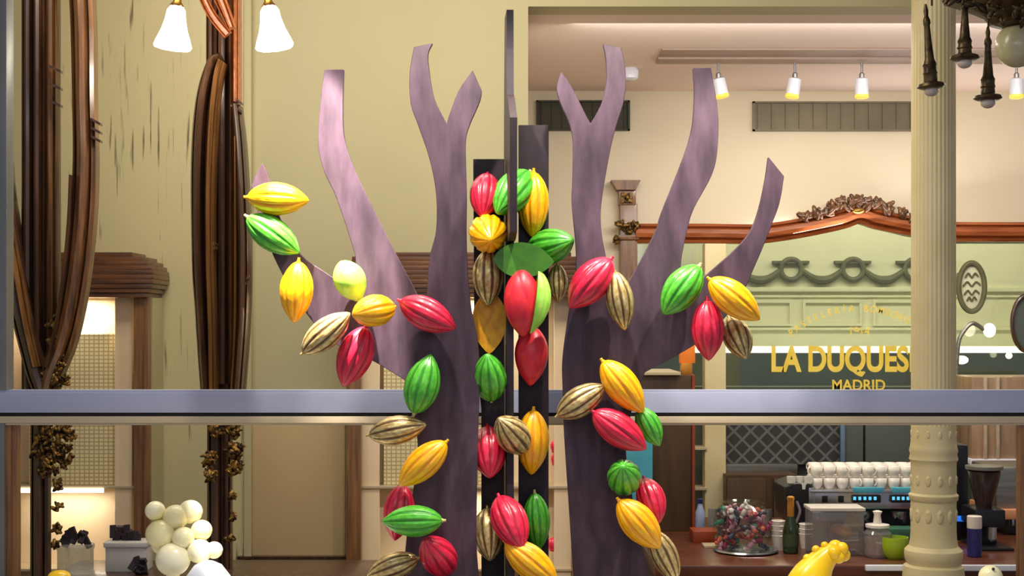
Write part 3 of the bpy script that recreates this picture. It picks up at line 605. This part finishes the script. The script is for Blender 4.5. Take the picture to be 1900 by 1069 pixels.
# ---------------------------------------------------------------- rear room: vents, tracks, detector
def vent(x0, y0, x1, y1, m, lab, n):
    root = thing('air_vent', P((x0 + x1) / 2, y1, DB), lab, 'vent')
    mb = MB(); mb.rect(x0, y0, x1, y1, DB - .012, .012); mb.build('backing', m, root)
    mb = MB(); mb.rect(x0, y0, x1, y0 + 3, DB - .03, .02); mb.rect(x0, y1 - 3, x1, y1, DB - .03, .02); mb.rect(x0, y0, x0 + 4, y1, DB - .03, .02); mb.rect(x1 - 4, y0, x1, y1, DB - .03, .02); mb.build('frame', m, root)
    for i in range(n):
        mb = MB(); x = x0 + 10 + (x1 - x0 - 20) * i / (n - 1); mb.rect(x - 1, y0 + 3, x + 1, y1 - 3, DB - .022, .01); mb.build('slat', m, root)
vent(995, 186, 1169, 242, vent_d, 'dark olive rectangular air vent behind the right forked branch', 9)
vent(1397, 188, 1700, 243, vent_m, 'long grey air vent high on the rear wall left of the column', 12)
dtk = 8.0; yk = lambda d: HOR - (CE - ZC) * F / d
mb = MB(); mb.box(X(1225, 7.7), 4.6, 7.60, 7.80, CE - .010, CE, .002); mb.box(X(1225, 7.7), 4.6, 7.80, 7.95, CE - .022, CE, .003); mb.build('lighting_track', mat('track_beige', (168, 142, 124), .5), label='long beige lighting track on the rear ceiling', category='light track')
hd = 7.9
for i, (cx, tilt, lab) in enumerate([(1333, 12, 'white ceiling spotlight nearest the big right branch'), (1475, -9, 'white ceiling spotlight in the middle of the rear track'), (1599, 0, 'white ceiling spotlight nearest the left side of the column'), (1886, 0, 'white ceiling spotlight right of the column under the chandelier')]):
    root = thing('track_spotlight', P(cx, 118, hd), lab, 'spotlight', 'ceiling spotlights of the rear room'); k = hd / F
    M = Matrix.Rotation(math.radians(-tilt), 4, 'Y')
    c = P(cx, 145, hd)
    mb = MB(); mb.tube([P(cx + .01, 145, hd), P(cx, 104, hd)], 2.5 * k, 8); mb.lathe([(5 * k, 0), (5 * k, 8 * k), (3 * k, 10 * k)], P(cx, 145, hd), 12); mb.build('mount', chrome, root)
    mb = MB(); mb.lathe([(12.5 * k, -32 * k), (12.5 * k, -26 * k), (12 * k, -2 * k), (8 * k, 0)], c, 24, M); mb.build('head', white_bl, root)
    mb = MB(); mb.lathe([(10 * k, -38 * k), (12.6 * k, -36 * k), (12.6 * k, -31 * k)], c, 24, M); mb.build('lens', spot_e, root)
    light('SPOT', 'track_beam', P(cx, 200, hd - .05), 9, WARM, P(cx, 400, DB), spot_size=math.radians(100), spot_blend=.9, shadow_soft_size=.05)
mb = MB(); c = Vector((X(1168, 8.2), 8.2, CE)); mb.lathe([(.03, -.07), (.05, -.06), (.055, -.02), (.045, 0)], c, 24); mb.build('smoke_detector', white_bl, label='small round smoke detector on the rear ceiling behind the right fork', category='detector')

# ---------------------------------------------------------------- lettered mirror, built as clear glass before the added alcove, with carved frame
dg = 8.98
root = thing('framed_mirror', (X(1593, dg), dg, Z(720, dg)), 'large wood framed mirror with gold lettering and a carved pediment', 'framed glass')
k = dg / F
mb = MB(); q = arc([(1178, 434), (1300, 434), (1395, 435), (1440, 431), (1500, 421), (1560, 408), (1592, 398), (1625, 408), (1690, 421), (1745, 429), (1790, 431), (2150, 431)], 6)
mb.sweep([P(a, b, dg) for a, b in q], mould(36 * k, .08)); mb.build('top_frame', wood_or, root)
mb = MB(); carve(mb, [(1490, 402, 8), (1515, 398, 9), (1540, 388, 11), (1562, 380, 11), (1580, 378, 9), (1593, 372, 7), (1608, 378, 9), (1626, 382, 11), (1648, 388, 10), (1672, 396, 9), (1695, 402, 8)], dg - .05, 21, 9, 8); mb.build('carved_crest', wood, root)
mb = MB(); mb.ell(P(1593, 391, dg - .11), (11 * k, .02, 6 * k)); mb.build('gilt_plaque', brass, root)
mb = MB(); mb.rect(1150, 378, 1183, 1000, dg - .05, .08, .006); mb.prism([(1134, 334), (1189, 334), (1180, 352), (1145, 352)], dg - .09, .12); mb.rect(1148, 352, 1180, 380, dg - .06, .09, .004); mb.rect(1146, 436, 1186, 445, dg - .065, .09, .004); mb.build('side_post', wood_cab, root)
mb = MB(); mb.rect(1152, 357, 1174, 376, dg - .075, .02, .003); mb.ell(P(1163, 367, dg - .08), (5 * k, .012, 5 * k), 12, 8); carve(mb, [(1150, 415, 8), (1165, 424, 8), (1178, 418, 6), (1144, 445, 7)], dg - .055, 31, 8, 6); mb.build('gilt_carving', gilt, root)
mb = MB(); mb.prism([(1183, 448), (1420, 448), (1500, 434), (1560, 422), (1592, 412), (1625, 422), (1690, 436), (1772, 448), (2150, 448), (2150, 722), (1183, 722)], dg + .01, .008); mb.build('pane', glass, root)
def text_mesh(parts, name, m, parent):
    mb = MB()
    for s, cx, cy, hpx, wsc, rot, bold in parts:
        cu = bpy.data.curves.new('t', 'FONT'); cu.body = s; cu.align_x = 'CENTER'; cu.size = 1; cu.extrude = .03; cu.offset = bold
        ob = bpy.data.objects.new('t', cu); C.objects.link(ob); dg_ = bpy.context.evaluated_depsgraph_get(); dg_.update()
        me = bpy.data.meshes.new_from_object(ob.evaluated_get(dg_)); t = bmesh.new(); t.from_mesh(me)
        sc = hpx / .72 * k
        M = Matrix.Translation(P(cx, cy, dg - .004)) @ Matrix.Rotation(rot, 4, 'Y') @ Matrix.Rotation(PI / 2, 4, 'X') @ Matrix.Diagonal((sc * wsc, sc, sc * .1, 1))
        mb.add(t, M); bpy.data.objects.remove(ob); bpy.data.curves.remove(cu); bpy.data.meshes.remove(me)
    return mb.build(name, m, parent, smooth=False)
text_mesh([('LA DUQUESITA', 1594, 688, 46, .745, 0, .035)], 'lettering', gold_l, root)
text_mesh([('MADRID', 1593, 724, 20, .95, 0, .02)], 'lettering', gold_l, root)
text_mesh([('1914', 1594, 622, 16, .9, 0, .01)], 'lettering', gold_l, root)
s = 'PASTELERÍA BOMBONERÍA'; parts = []; R = 190.0
for i, ch in enumerate(s):
    if ch == ' ': continue
    a = (i - (len(s) - 1) / 2) * (13.2 / R); parts.append((ch, 1594 + R * math.sin(a), 578 + R - R * math.cos(a), 13, .85, a, .008))
text_mesh(parts, 'lettering', gold_l, root)
# slim pale pilaster
mb = MB(); mb.rect(1308, 452, 1347, 1005, 8.72, .12, .004); mb.build('pilaster', stone, label='slim cream pilaster rising through the lettered glass area left of the dark tiles', category='pilaster')
# right part: oval sign and round dark plaque, lamp
root = thing('oval_sign', P(1803, 590, 8.9), 'oval sign with dark ring and pale centre right of the column', 'sign')
k = 8.9 / F
mb = MB(); mb.tube([P(1803 + 24 * math.cos(a), 533 + 45 * math.sin(a), 8.9) for a in [2 * PI * i / 40 for i in range(40)]], 5 * k, 8, True); mb.build('ring', olive_p, root)
mb = MB(); mb.ell(P(1803, 533, 8.92), (22 * k, .012, 43 * k), 32, 16); mb.build('face', pale_p, root)
mb = MB()
for j, (yy, w_) in enumerate([(512, 12), (528, 16), (544, 14), (556, 9)]):
    mb.tube([P(a, b, 8.90) for a, b in arc([(1803 - w_, yy + 3), (1803 - w_ / 2, yy - 5), (1803, yy + 3), (1803 + w_ / 2, yy - 5), (1803 + w_, yy + 1)], 5)], 1.6 * k, 6)
mb.build('scroll_mark', olive_p, root)
root = thing('round_mirror', P(1903, 660, 8.8), 'dark oval mirror cut by the right edge of the picture', 'mirror'); k = 8.8 / F
mb = MB(); mb.tube([P(1906 + 28 * math.cos(a), 600 + 52 * math.sin(a), 8.8) for a in [2 * PI * i / 40 for i in range(40)]], 4 * k, 8, True); mb.build('ring', wood_dk, root)
mb = MB(); mb.ell(P(1906, 600, 8.82), (26 * k, .01, 50 * k), 32, 16); mb.build('face', greyc, root)
root = thing('counter_lamp', P(1835, 645, 8.8), 'small bright lamp right of the column below the oval sign', 'lamp')
mb = MB(); mb.ell(P(1836, 613, 8.8), (11 * k, 11 * k, 13 * k)); mb.build('bulb', lamp_e, root)
mb = MB(); mb.tube([P(a, b, 8.8) for a, b in arc([(1826, 612), (1805, 600), (1788, 615), (1778, 640), (1775, 700)], 6)], 4 * k, 8); mb.build('arm', steel, root)
for (x, y, rx, rz, lab) in [(1784, 668, 13, 8, 'bright round light low beside the column'), (1872, 660, 6, 6, 'small bright light above the low right counter')]:
    mb = MB(); mb.ell(P(x, y, 8.85), (rx * k, .02, rz * k)); mb.build('spot_lamp', warm_e, label=lab, category='light')

# ---------------------------------------------------------------- chandelier
dh = 5.5; k = dh / F
root = thing('chandelier', P(1860, 60, dh), 'dark bronze chandelier with hanging cones at the upper right corner', 'chandelier')
mb = MB(); mb.lathe([(22 * k, -52 * k), (40 * k, -46 * k), (52 * k, -30 * k), (80 * k, -14 * k), (105 * k, -2 * k), (125 * k, 6 * k), (130 * k, 14 * k), (118 * k, 30 * k), (60 * k, 50 * k)], P(1880, 0, dh), 40, None, 10, .03); mb.build('dish', bronze, root)
mb = MB(); carve(mb, [(1790, 0, 14), (1830, 14, 14), (1862, 26, 16), (1895, 30, 16), (1760, -2, 10)], dh - .18, 41, 7, 9); mb.build('foliage', bronze, root)
mb = MB(); mb.ell(P(1888, 84, dh), (40 * k, 40 * k, 42 * k), 32, 20); mb.build('glass_globe', mat('unlit_globe', (196, 190, 150), .3, col2=(184, 178, 138), coat=.4), root)
for cx, y0, y1, tl, dd in [(1728, 8, 164, 4, -.02), (1790, -10, 112, 0, -.15), (1833, 52, 186, 0, -.1)]:
    h = (y1 - y0) * k; c = P(cx, y1, dh + dd); M = Matrix.Rotation(math.radians(-tl), 4, 'Y')
    mb = MB(); mb.lathe([(20 * k, 0), (26 * k, 3 * k), (24 * k, 8 * k), (13 * k, 12 * k), (12 * k, .16 * h), (13.5 * k, .18 * h), (12 * k, .22 * h), (12 * k, .26 * h), (13 * k, .28 * h), (9.5 * k, .34 * h), (7 * k, .55 * h), (5.5 * k, .74 * h), (7 * k, .77 * h), (6.5 * k, .81 * h), (3.5 * k, .86 * h), (4.5 * k, .92 * h), (2 * k, h)], c, 24, M); pc = mb.build('pendant', bronze, root)
    mb = MB(); mb.ell(c + Vector((0, 0, -5 * k)), (13 * k, 13 * k, 10 * k), 20, 12); mb.build('bulb', mat('unlit_bulb', (190, 178, 170), .3), pc)
    mb = MB(); mb.tube([c + Vector((.002, 0, h * .98)), c + Vector((0, 0, h + .25))], 2 * k, 6); mb.build('chain', bronze, root)

# ---------------------------------------------------------------- rear counter and things on it
ZT = Z(997, 7.2)
mb = MB(); mb.box(X(1190, 7), 4.6, 6.36, 7.95, ZT - .05, ZT, .008); mb.box(X(1200, 7), 4.55, 6.42, 7.7, 0, ZT - .05); mb.build('bar_counter', mat('counter_wood', (112, 62, 40), .3, col2=(84, 44, 28), scale=6, stretch=(.5, 4, 4), coat=.4), label='reddish brown bar counter across the lower right', category='counter')
mb = MB(); mb.box(X(1600, 6.4), 4.6, 6.33, 6.358, ZT - .02, ZT + .005, .003); mb.build('counter_edge', white_bl, label='white strip along the front edge of the bar counter at right', category='edge strip')
# backsplash
mb = MB(); mb.rect(1347, 760, 1562, 862, 8.93, .05); mb.build('tiled_splashback', tile_m, label='dark grey splashback of diamond tiles under the lettered glass', category='splashback')
mb = MB(); mb.rect(1347, 862, 1480, 880, 8.85, .12, .004); mb.build('metal_shelf', steel, label='grey metal shelf edge under the diamond tiles', category='shelf')
root = thing('back_cupboard', P(1410, 1000, 8.6), 'dark brown back cupboard below the diamond tiles', 'cupboard')
mb = MB(); mb.rect(1347, 882, 1480, 1180, 8.6, .3); mb.build('body', brownp, root)
for a, b in ((1349, 1422), (1436, 1478)):
    mb = MB(); mb.rect(a, 888, b, 1170, 8.58, .02, .004); mb.build('door', brownp, root)
for (a, b) in ((1562, 1602), (1606, 1700)):
    mb = MB(); mb.rect(a, 760, b, 900, 8.9, .06, .006); mb.build('glazed_door', greyc, label='grey green glazed door panel above the cups, %s' % ('narrow left one' if a < 1600 else 'wide one beside the column'), category='door panel')
mb = MB(); mb.rect(1560, 760, 1568, 880, 8.86, .03, .003); mb.build('blue_highlight', mat('blue_highlight_tone', (120, 150, 176), .3, metal=.4), label='thin blue grey vertical highlight on the door beside the diamond tiles', category='highlight')  # highlight on the glazed door, modelled as a coloured strip
# dark panel & neighbours
root = thing('dark_cabinet', (X(1238, 7.4), 7.5, 0), 'tall plain dark brown cabinet right of the chocolate trunk', 'cabinet')
mb = MB(); mb.box(X(1150, 7.4), X(1284, 7.4), 7.4, 7.9, ZT, Z(696, 7.4), .006); mb.build('body', brownp, root)
mb = MB(); mb.box(X(1284, 7.4), X(1289, 7.4), 7.39, 7.9, ZT, Z(696, 7.4)); mb.build('edge', redp, root)
mb = MB(); mb.box(X(1150, 7.4), X(1262, 7.4), 7.37, 7.9, Z(696, 7.4), Z(690, 7.4), .002); mb.build('top', cream_rail, root)
mb = MB(); mb.box(X(1150, 7.2), X(1211, 7.2), 7.2, 7.26, ZT, Z(800, 7.2), .004); mb.build('turquoise_box', cyan_p, label='turquoise box beside the right trunk against the dark cabinet', category='box')
root = thing('orange_carton', P(1276, 690, 7.5), 'orange carton with yellow foot standing on the dark cabinet', 'carton')
mb = MB(); mb.box(X(1262, 7.5), X(1290, 7.5), 7.5, 7.56, Z(674, 7.5), Z(640, 7.5), .003); mb.build('carton_body', orange, root)
mb = MB(); mb.box(X(1264, 7.5), X(1284, 7.5), 7.49, 7.56, Z(696, 7.4) , Z(674, 7.5), .003); mb.build('carton_foot', foil, root)
for yy, lab in ((830, 'upper thin glass shelf beside the slim pilaster'), (905, 'lower thin glass shelf beside the slim pilaster')):
    mb = MB(); mb.rect(1290, yy, 1312, yy + 5, 8.7, .15, .001); mb.build('glass_shelf', cream_rail, label=lab, category='shelf')
def at_counter(px, py_base):   # depth at which the counter top meets this picture row
    return (ZC - ZT) * F / (py_base - HOR)
def lathed(name, px, d, prof, m, lab, cat, zoff=0.0, seg=24, parts=()):
    k = d / F; root = thing(name, (X(px, d), d, ZT + zoff), lab, cat)
    mb = MB(); mb.lathe([(r * k, z * k) for r, z in prof], (X(px, d), d, ZT + zoff), seg); mb.build('body', m, root)
    for nm, pr, mm in parts:
        mb = MB(); mb.lathe([(r * k, z * k) for r, z in pr], (X(px, d), d, ZT + zoff), seg); mb.build(nm, mm, root)
    return root
# espresso machine
de = 7.05; k = de / F; x0, x1 = 1512, 1740
root = thing('espresso_machine', (X(1620, de), de + .2, ZT), 'chrome espresso machine with blue lit displays left of the column', 'coffee machine')
mb = MB(); mb.box(X(x0 - 4, de), X(x1, de), de, de + .40, Z(945, de), Z(912, de), .008); mb.build('body', chrome, root)
mb = MB(); mb.box(X(x0 - 10, de), X(x1, de), de - .02, de + .42, Z(914, de), Z(909, de), .003); mb.build('cup_tray', chrome, root)
mb = MB(); mb.box(X(x0 + 60, de), X(x1, de), de + .18, de + .40, ZT + .03, Z(945, de), .004); mb.build('back_body', black, root)
mb = MB(); mb.box(X(x0 + 60, de), X(x1, de), de - .06, de + .40, ZT, ZT + .03, .004); mb.build('drip_tray', chrome, root)
mb = MB(); mb.prism([(1455, 905), (1478, 896), (1506, 900), (1512, 945), (1500, 975), (1478, 985), (1460, 960)], de, .3, .004); mb.build('side_panel', black, root)
mb = MB(); mb.box(X(1500, de), X(1512, de), de - .01, de + .1, Z(965, de), Z(905, de), .004); mb.build('side_trim', chrome, root)
for a, b in ((1584, 1640), (1656, 1710)):
    mb = MB(); mb.rect(a, 905, b, 915, de - .03, .03, .002); mb.build('display', cyan_p, root)
    mb = MB(); mb.box(X(a - 4, de), X(b - 8, de), de - .028, de, Z(932, de), Z(918, de), .004); bz = mb.build('display_bezel', black, root)
    for j in range(5):
        mb = MB(); xx = a + 2 + j * (b - a - 18) / 4; mb.rect(xx - 2.4, 922, xx + 2.4, 928, de - .032, .004); mb.build('key', cyan_e, bz)
for xx in (1530, 1560):
    mb = MB(); mb.box(X(xx - 5, de), X(xx + 5, de), de - .01, de, Z(932, de), Z(920, de), .002); mb.build('knob', black, root)
for xx in (1600, 1668):
    mb = MB(); mb.lathe([(13 * k, 0), (15 * k, 4 * k), (15 * k, 14 * k), (8 * k, 18 * k)], P(xx, 962, de + .06), 20); mb.build('group_head', chrome, root)
    mb = MB(); mb.tube([P(xx, 962, de + .04), P(xx + 1, 964, de - .08)], 3.5 * k, 8) if False else mb.box(X(xx - 3, de), X(xx + 3, de), de - .10, de + .05, Z(967, de), Z(961, de), .003); mb.build('portafilter', black, root)
mb = MB(); mb.tube([P(a, b, de - .03) for a, b in arc([(1478, 930), (1484, 950), (1476, 975), (1480, 990)], 6)], 3 * k, 8); mb.build('steam_wand', chrome, root)
mb = MB(); mb.rect(1628, 982, 1700, 1004, 6.85, .12, .003); mb.build('tray', teal, label='teal green box standing in front of the espresso machine', category='box')
# cups on the machine
cup0 = None
def cup_mesh(k):
    k = k * 1.4; t = MB(); t.lathe([(4.5 * k, 0), (5.0 * k, 1 * k), (7.6 * k, 6 * k), (8.6 * k, 15 * k), (8.0 * k, 15 * k), (6.8 * k, 6 * k), (2 * k, 2 * k)], (0, 0, 0), 20)
    h = [Vector((8.2 * k + 3.4 * k * math.sin(a), 0, 9 * k + 4 * k * math.cos(a))) for a in [PI * i / 8 for i in range(9)]]
    t.tube(h, 1.1 * k, 6); me = bpy.data.meshes.new('cup')
    for f in t.bm.faces: f.smooth = True
    t.bm.to_mesh(me); t.bm.free(); me.materials.append(cupm); return me
CM = cup_mesh(k); rn = random.Random(3)
zt = Z(909, de)
for row, dy in ((0, .04), (1, .13), (2, .22)):
    for i in range(10):
        for lv in ((0, 1) if row else (0, 1)):
            if lv and i > 7 + row: continue
            c = bpy.data.objects.new('espresso_cup', CM); C.objects.link(c)
            c.location = (X(1518 + i * 24 + row * 5, de), de + dy, zt + lv * 21.5 * k); c.rotation_euler = (0, 0, rn.uniform(-1, 1) + (PI if i < 2 else 0))
            c['label'] = 'white porcelain cup stacked on top of the espresso machine'; c['category'] = 'cup'; c['group'] = 'white cups on the espresso machine'
# glasses rack left of machine
for i, (px, py) in enumerate([(1468, 880), (1484, 880), (1500, 880), (1472, 893), (1490, 891)]):
    mb = MB(); dd = de + .02 + .03 * (i % 2); mb.lathe([(6 * k, 0), (8 * k, 2 * k), (8.5 * k, 14 * k), (7.5 * k, 14 * k), (5 * k, 3 * k)], P(px, py + 18, dd), 18)
    mb.build('glass_cup', mat('milky_glass', (226, 226, 216), .25, coat=.4), label='small milky glass on the black left end of the espresso machine', category='glass', group='milky glasses on the machine end')
# clear box with mango
dj = 6.62; k = dj / F
root = thing('clear_box', (X(1556, dj), dj, ZT), 'clear plastic box in front of the espresso machine holding a mango', 'container')
zb = Z(1046, dj); zb = ZT
mb = MB(); mb.box(X(1506, dj), X(1604, dj), dj, dj + .16, ZT, Z(948, dj), .01); mb.build('box_body', jarglass, root)
mb = MB(); mb.box(X(1504, dj), X(1606, dj), dj - .004, dj + .164, Z(949, dj), Z(943, dj), .003); mb.build('lid', mat('milky_lid', (214, 206, 196), .4), root)
mb = MB(); mb.ell(P(1562, 986, dj + .08), (22 * k, 14 * k, 13 * k), 24, 14, Matrix.Rotation(.25, 4, 'Y')); mb.build('mango', mango, label='red and yellow mango inside the clear plastic box', category='fruit')
root = lathed('storage_jar', 1628, 6.6, [(24, 0), (26, 3), (26, 44), (20, 50), (20, 54)], jarglass, 'clear ribbed jar with pink contents right of the mango box', 'jar', parts=(('lid', [(10, 55), (22, 55), (22, 60), (8, 62), (6, 78), (9, 84), (3, 86)], cupm), ('contents', [(20, 2), (23, 6), (23, 36), (12, 40)], mat('pink_powder', (190, 150, 150), .7, col2=(170, 140, 110), scale=60))))
lathed('lime_bowl', 1660, 6.55, [(14, 0), (16, 2), (22, 10), (26, 26), (25, 40), (23, 40), (22, 26), (12, 6)], limeb, 'lime green round bowl left of the column base', 'bowl')
lathed('champagne_bottle', 1467, 6.7, [(13, 0), (14.5, 2), (14.5, 42), (12, 54), (7, 66), (5.5, 74), (5.5, 80)], wine, 'dark green bottle with gold foil neck', 'bottle', parts=(('foil', [(6.5, 68), (6.5, 88), (6, 98), (7, 100), (7, 104), (4, 106)], foil), ('label', [(14.8, 14), (14.9, 16), (14.9, 34), (14.8, 36)], mat('bottle_label', (60, 70, 40), .5))))
for i, (px, dd, lab) in enumerate([(1444, 6.8, 'stack of white paper cups between the sweets bag and the green bottle'), (1495, 6.85, 'stack of pale cups right of the green bottle')]):
    root = thing('cup_stack', (X(px, dd), dd, ZT), lab, 'cups'); kk = dd / F
    for j in range(4 if i == 0 else 3):
        mb = MB(); mb.lathe([(9 * kk, 0), (12 * kk, 26 * kk), (13 * kk, 27 * kk), (12 * kk, 28 * kk), (9 * kk, 4 * kk)], (X(px, dd), dd, ZT + j * 9 * kk), 20); mb.build('cup', cupm, root)
# bag of colourful sweets
def sweets():
    db_ = 6.75; kk = db_ / F; root = thing('sweets_jar', (X(1378, db_), db_, ZT), 'clear round jar filled with colourful wrapped sweets', 'jar')
    mb = MB(); mb.lathe([(44 * kk, 2 * kk), (50 * kk, 8 * kk), (56 * kk, 40 * kk), (50 * kk, 76 * kk), (38 * kk, 88 * kk), (42 * kk, 92 * kk), (36 * kk, 93 * kk)], (X(1378, db_), db_, ZT), 32); mb.build('jar_body', glass, root)
    mb = MB(); mb.lathe([(52 * kk, 0), (60 * kk, 3 * kk), (58 * kk, 6 * kk), (20 * kk, 5 * kk)], (X(1384, db_), db_, ZT), 32); mb.build('saucer', chrome, root)
    cols = [(178, 60, 60), (40, 140, 120), (190, 60, 120), (235, 225, 225), (110, 60, 80), (60, 60, 90), (230, 120, 90), (220, 160, 190)]
    ms = [mat('wrapper_%d' % i, c, .3, coat=.4) for i, c in enumerate(cols)]; r_ = random.Random(8)
    for i in range(90):
        a = r_.uniform(0, 2 * PI); hh = r_.uniform(8, 82); R_ = (50 - abs(hh - 40) * .28) * math.sqrt(r_.uniform(.35, 1)); 
        c = Vector((X(1378, db_) + R_ * kk * math.cos(a), db_ + R_ * kk * math.sin(a), ZT + hh * kk)); M = Matrix.Rotation(r_.uniform(0, PI), 4, 'Y') @ Matrix.Rotation(r_.uniform(0, PI), 4, 'Z')
        mb = MB(); mb.ell(c, (8 * kk, 5 * kk, 5 * kk), 10, 7, M); e = (M @ Vector((1, 0, 0)))
        mb.ell(c + e * 10 * kk, (3 * kk, 4.5 * kk, 4.5 * kk), 8, 5, M); mb.ell(c - e * 10 * kk, (3 * kk, 4.5 * kk, 4.5 * kk), 8, 5, M)
        o = mb.build('wrapped_sweet', ms[r_.randrange(8)], label='foil wrapped sweet in the clear round jar', category='sweet', group='wrapped sweets in the jar')
sweets()
lathed('water_bottle', 1299, 7.25, [(8, 0), (9, 2), (9, 44), (5, 54), (4, 60)], mat('pale_blue_plastic', (150, 165, 200), .25, coat=.4), 'pale blue bottle beside the slim pilaster', 'bottle', parts=(('cap', [(4.5, 60), (5, 61), (5, 68), (3, 69)], bluebox),))
mb = MB(); mb.box(X(1286, 7.0), X(1334, 7.0), 7.0, 7.15, ZT, ZT + 22 * 7 / F, .004); mb.build('wooden_box', redp, label='small reddish wooden box on the counter beside the dark cabinet', category='box')
mb = MB(); mb.box(X(1304, 6.9), X(1352, 6.9), 6.85, 6.95, ZT, ZT + .012, .003); mb.build('small_tray', cream_rail, label='small pale tray in front of the wooden box', category='tray')
for i, (px, lab) in enumerate([(1322, 'clear slim glass beside the pilaster, nearest the wooden box'), (1338, 'clear slim glass beside the sweets jar'), (1424, 'clear slim glass behind the sweets jar'), ]):
    lathed('slim_glass', px, 7.2, [(6, 0), (7, 1), (8.5, 52), (8, 52), (6, 4)], jarglass, lab, 'glass')
# right of the column
root = thing('coffee_grinder', (X(1828, 6.9), 6.9, ZT), 'black coffee grinder with a clear funnel right of the column', 'coffee grinder'); kk = 6.9 / F
mb = MB(); mb.lathe([(14 * kk, 72 * kk), (16 * kk, 80 * kk), (28 * kk, 128 * kk), (30 * kk, 140 * kk), (24 * kk, 142 * kk)], (X(1826, 6.9), 6.9, ZT), 28); mb.build('hopper', mat('smoky_plastic', (52, 40, 38), .2, coat=.5), root)
mb = MB(); mb.lathe([(30 * kk, 142 * kk), (34 * kk, 144 * kk), (34 * kk, 150 * kk), (10 * kk, 152 * kk)], (X(1826, 6.9), 6.9, ZT), 28); mb.build('lid', steel, root)
mb = MB(); mb.box(X(1800, 6.9), X(1856, 6.9), 6.82, 7.05, ZT + 40 * kk, ZT + 72 * kk, .012); mb.box(X(1812, 6.9), X(1850, 6.9), 6.9, 7.05, ZT, ZT + 42 * kk, .008); mb.box(X(1800, 6.9), X(1862, 6.9), 6.75, 7.05, ZT, ZT + .015, .004); mb.build('body', black, root)
mb = MB(); mb.lathe([(5 * kk, 14 * kk), (8 * kk, 18 * kk), (8 * kk, 40 * kk)], (X(1832, 6.9), 6.83, ZT), 16); mb.build('spout', chrome, root)
mb = MB(); mb.box(X(1766, 7.1), X(1798, 7.1), 7.1, 7.4, ZT, Z(825, 7.1), .02); ap = mb.build('black_appliance', black, label='tall black appliance with a blue display just right of the column', category='appliance')
mb = MB(); mb.rect(1774, 958, 1797, 968, 7.09, .02, .003); mb.build('blue_display', mat('blue_screen', (40, 120, 240), .4, emit=.8), ap)
root = lathed('blue_tin', 1808, 6.6, [(12, 0), (13, 1), (13, 52), (12, 53)], bluebox, 'dark blue canister with cream cap right of the column', 'canister', parts=(('cap', [(13.2, 53), (13.5, 54), (13.5, 75), (12, 76)], cupm),))
root = thing('steel_machine', (X(1872, 7.3), 7.4, ZT), 'greenish stainless steel machine at the right edge behind the grinder', 'machine')
mb = MB(); mb.box(X(1848, 7.3), X(1960, 7.3), 7.3, 7.7, ZT + .10, Z(868, 7.3), .012); mb.build('body', steel, root)
mb = MB(); mb.box(X(1845, 7.3), X(1960, 7.3), 7.25, 7.7, Z(962, 7.3), Z(944, 7.3), .006); mb.build('front_ledge', mat('warm_copper', (214, 150, 104), .4), root)
mb = MB(); mb.box(X(1868, 7.3), X(1960, 7.3), 7.28, 7.7, ZT, Z(962, 7.3), .01); mb.build('base', black, root)
mb = MB(); mb.box(X(1873, 7.3), X(1877, 7.3), 7.26, 7.28, ZT + .05, Z(962, 7.3), .001); mb.build('handle', chrome, root)
root = thing('wall_cupboard', (X(1850, 8.3), 8.4, Z(860, 8.3)), 'light wood wall cupboard with white lower edge at the right', 'cupboard')
mb = MB(); mb.rect(1803, 700, 2000, 852, 8.3, .4, .006); mb.build('body', mat('light_wood', (172, 140, 108), .4, col2=(140, 112, 86), scale=6, stretch=(5, 5, .4), coat=.3), root)
mb = MB(); mb.rect(1801, 852, 2000, 862, 8.28, .42, .003); mb.build('edge', white_bl, root)
for xx in (1826, 1849): 
    mb = MB(); mb.rect(xx, 700, xx + 6, 852, 8.28, .02, .002); mb.build('upright', cream_rail, root)

# ---------------------------------------------------------------- display items at lower right
dy_ = 4.15; k = dy_ / F
root = thing('candy_figure', (X(1510, dy_), dy_, ZD), 'glossy yellow candy figure leaning right with a lumpy head at lower right', 'figure')
t = MB(); pts = [(1488, 1110, 38), (1497, 1090, 40), (1508, 1068, 36), (1522, 1046, 27), (1537, 1030, 20), (1548, 1020, 15)]
q = arc(pts, 6)
t.tube([P(a, b, dy_) for a, b, r in q], lambda u: q[min(len(q) - 1, int(round(u * (len(q) - 1))))][2] * k, 28); t.ell(P(1488, 1110, dy_), 38 * k); t.build('body', yfig, root)
mb = MB()
for x, y, r, dd in [(1550, 1016, 14, 0), (1562, 1018, 12, -.01), (1566, 1030, 12, .0), (1556, 1034, 12, -.015), (1547, 1026, 13, -.02)]: mb.ell(P(x, y, dy_ + dd), r * k)
mb.build('head', yfig, root)
mb = MB()
for x, y, r in [(1530, 1012, 7), (1514, 1020, 8), (1498, 1036, 8)]: mb.ell(P(x, y, dy_), r * k, 14, 9)
mb.build('back_bumps', yfig, root)
mb = MB(); mb.lathe([(.07, 0), (.07, .01), (.05, .02), (.04, Z(1120, dy_) - ZD)], (X(1488, dy_), dy_, ZD), 24); mb.build('foot', yfig, root)
root = thing('white_figure', (X(1838, dy_), dy_, ZD), 'round white ball with a small dark dot at the lower right edge', 'ball')
mb = MB(); mb.ell(P(1838, 1071, dy_), 22 * k, 28, 18); mb.lathe([(.03, 0), (.03, .01), (.012, .02), (.012, Z(1085, dy_) - ZD)], (X(1838, dy_), dy_, ZD), 16); mb.build('body', white_ch, root)
mb = MB(); mb.ell(P(1843, 1056, dy_ - .028), .0045, 10, 8); mb.build('dark_dot', black, root)
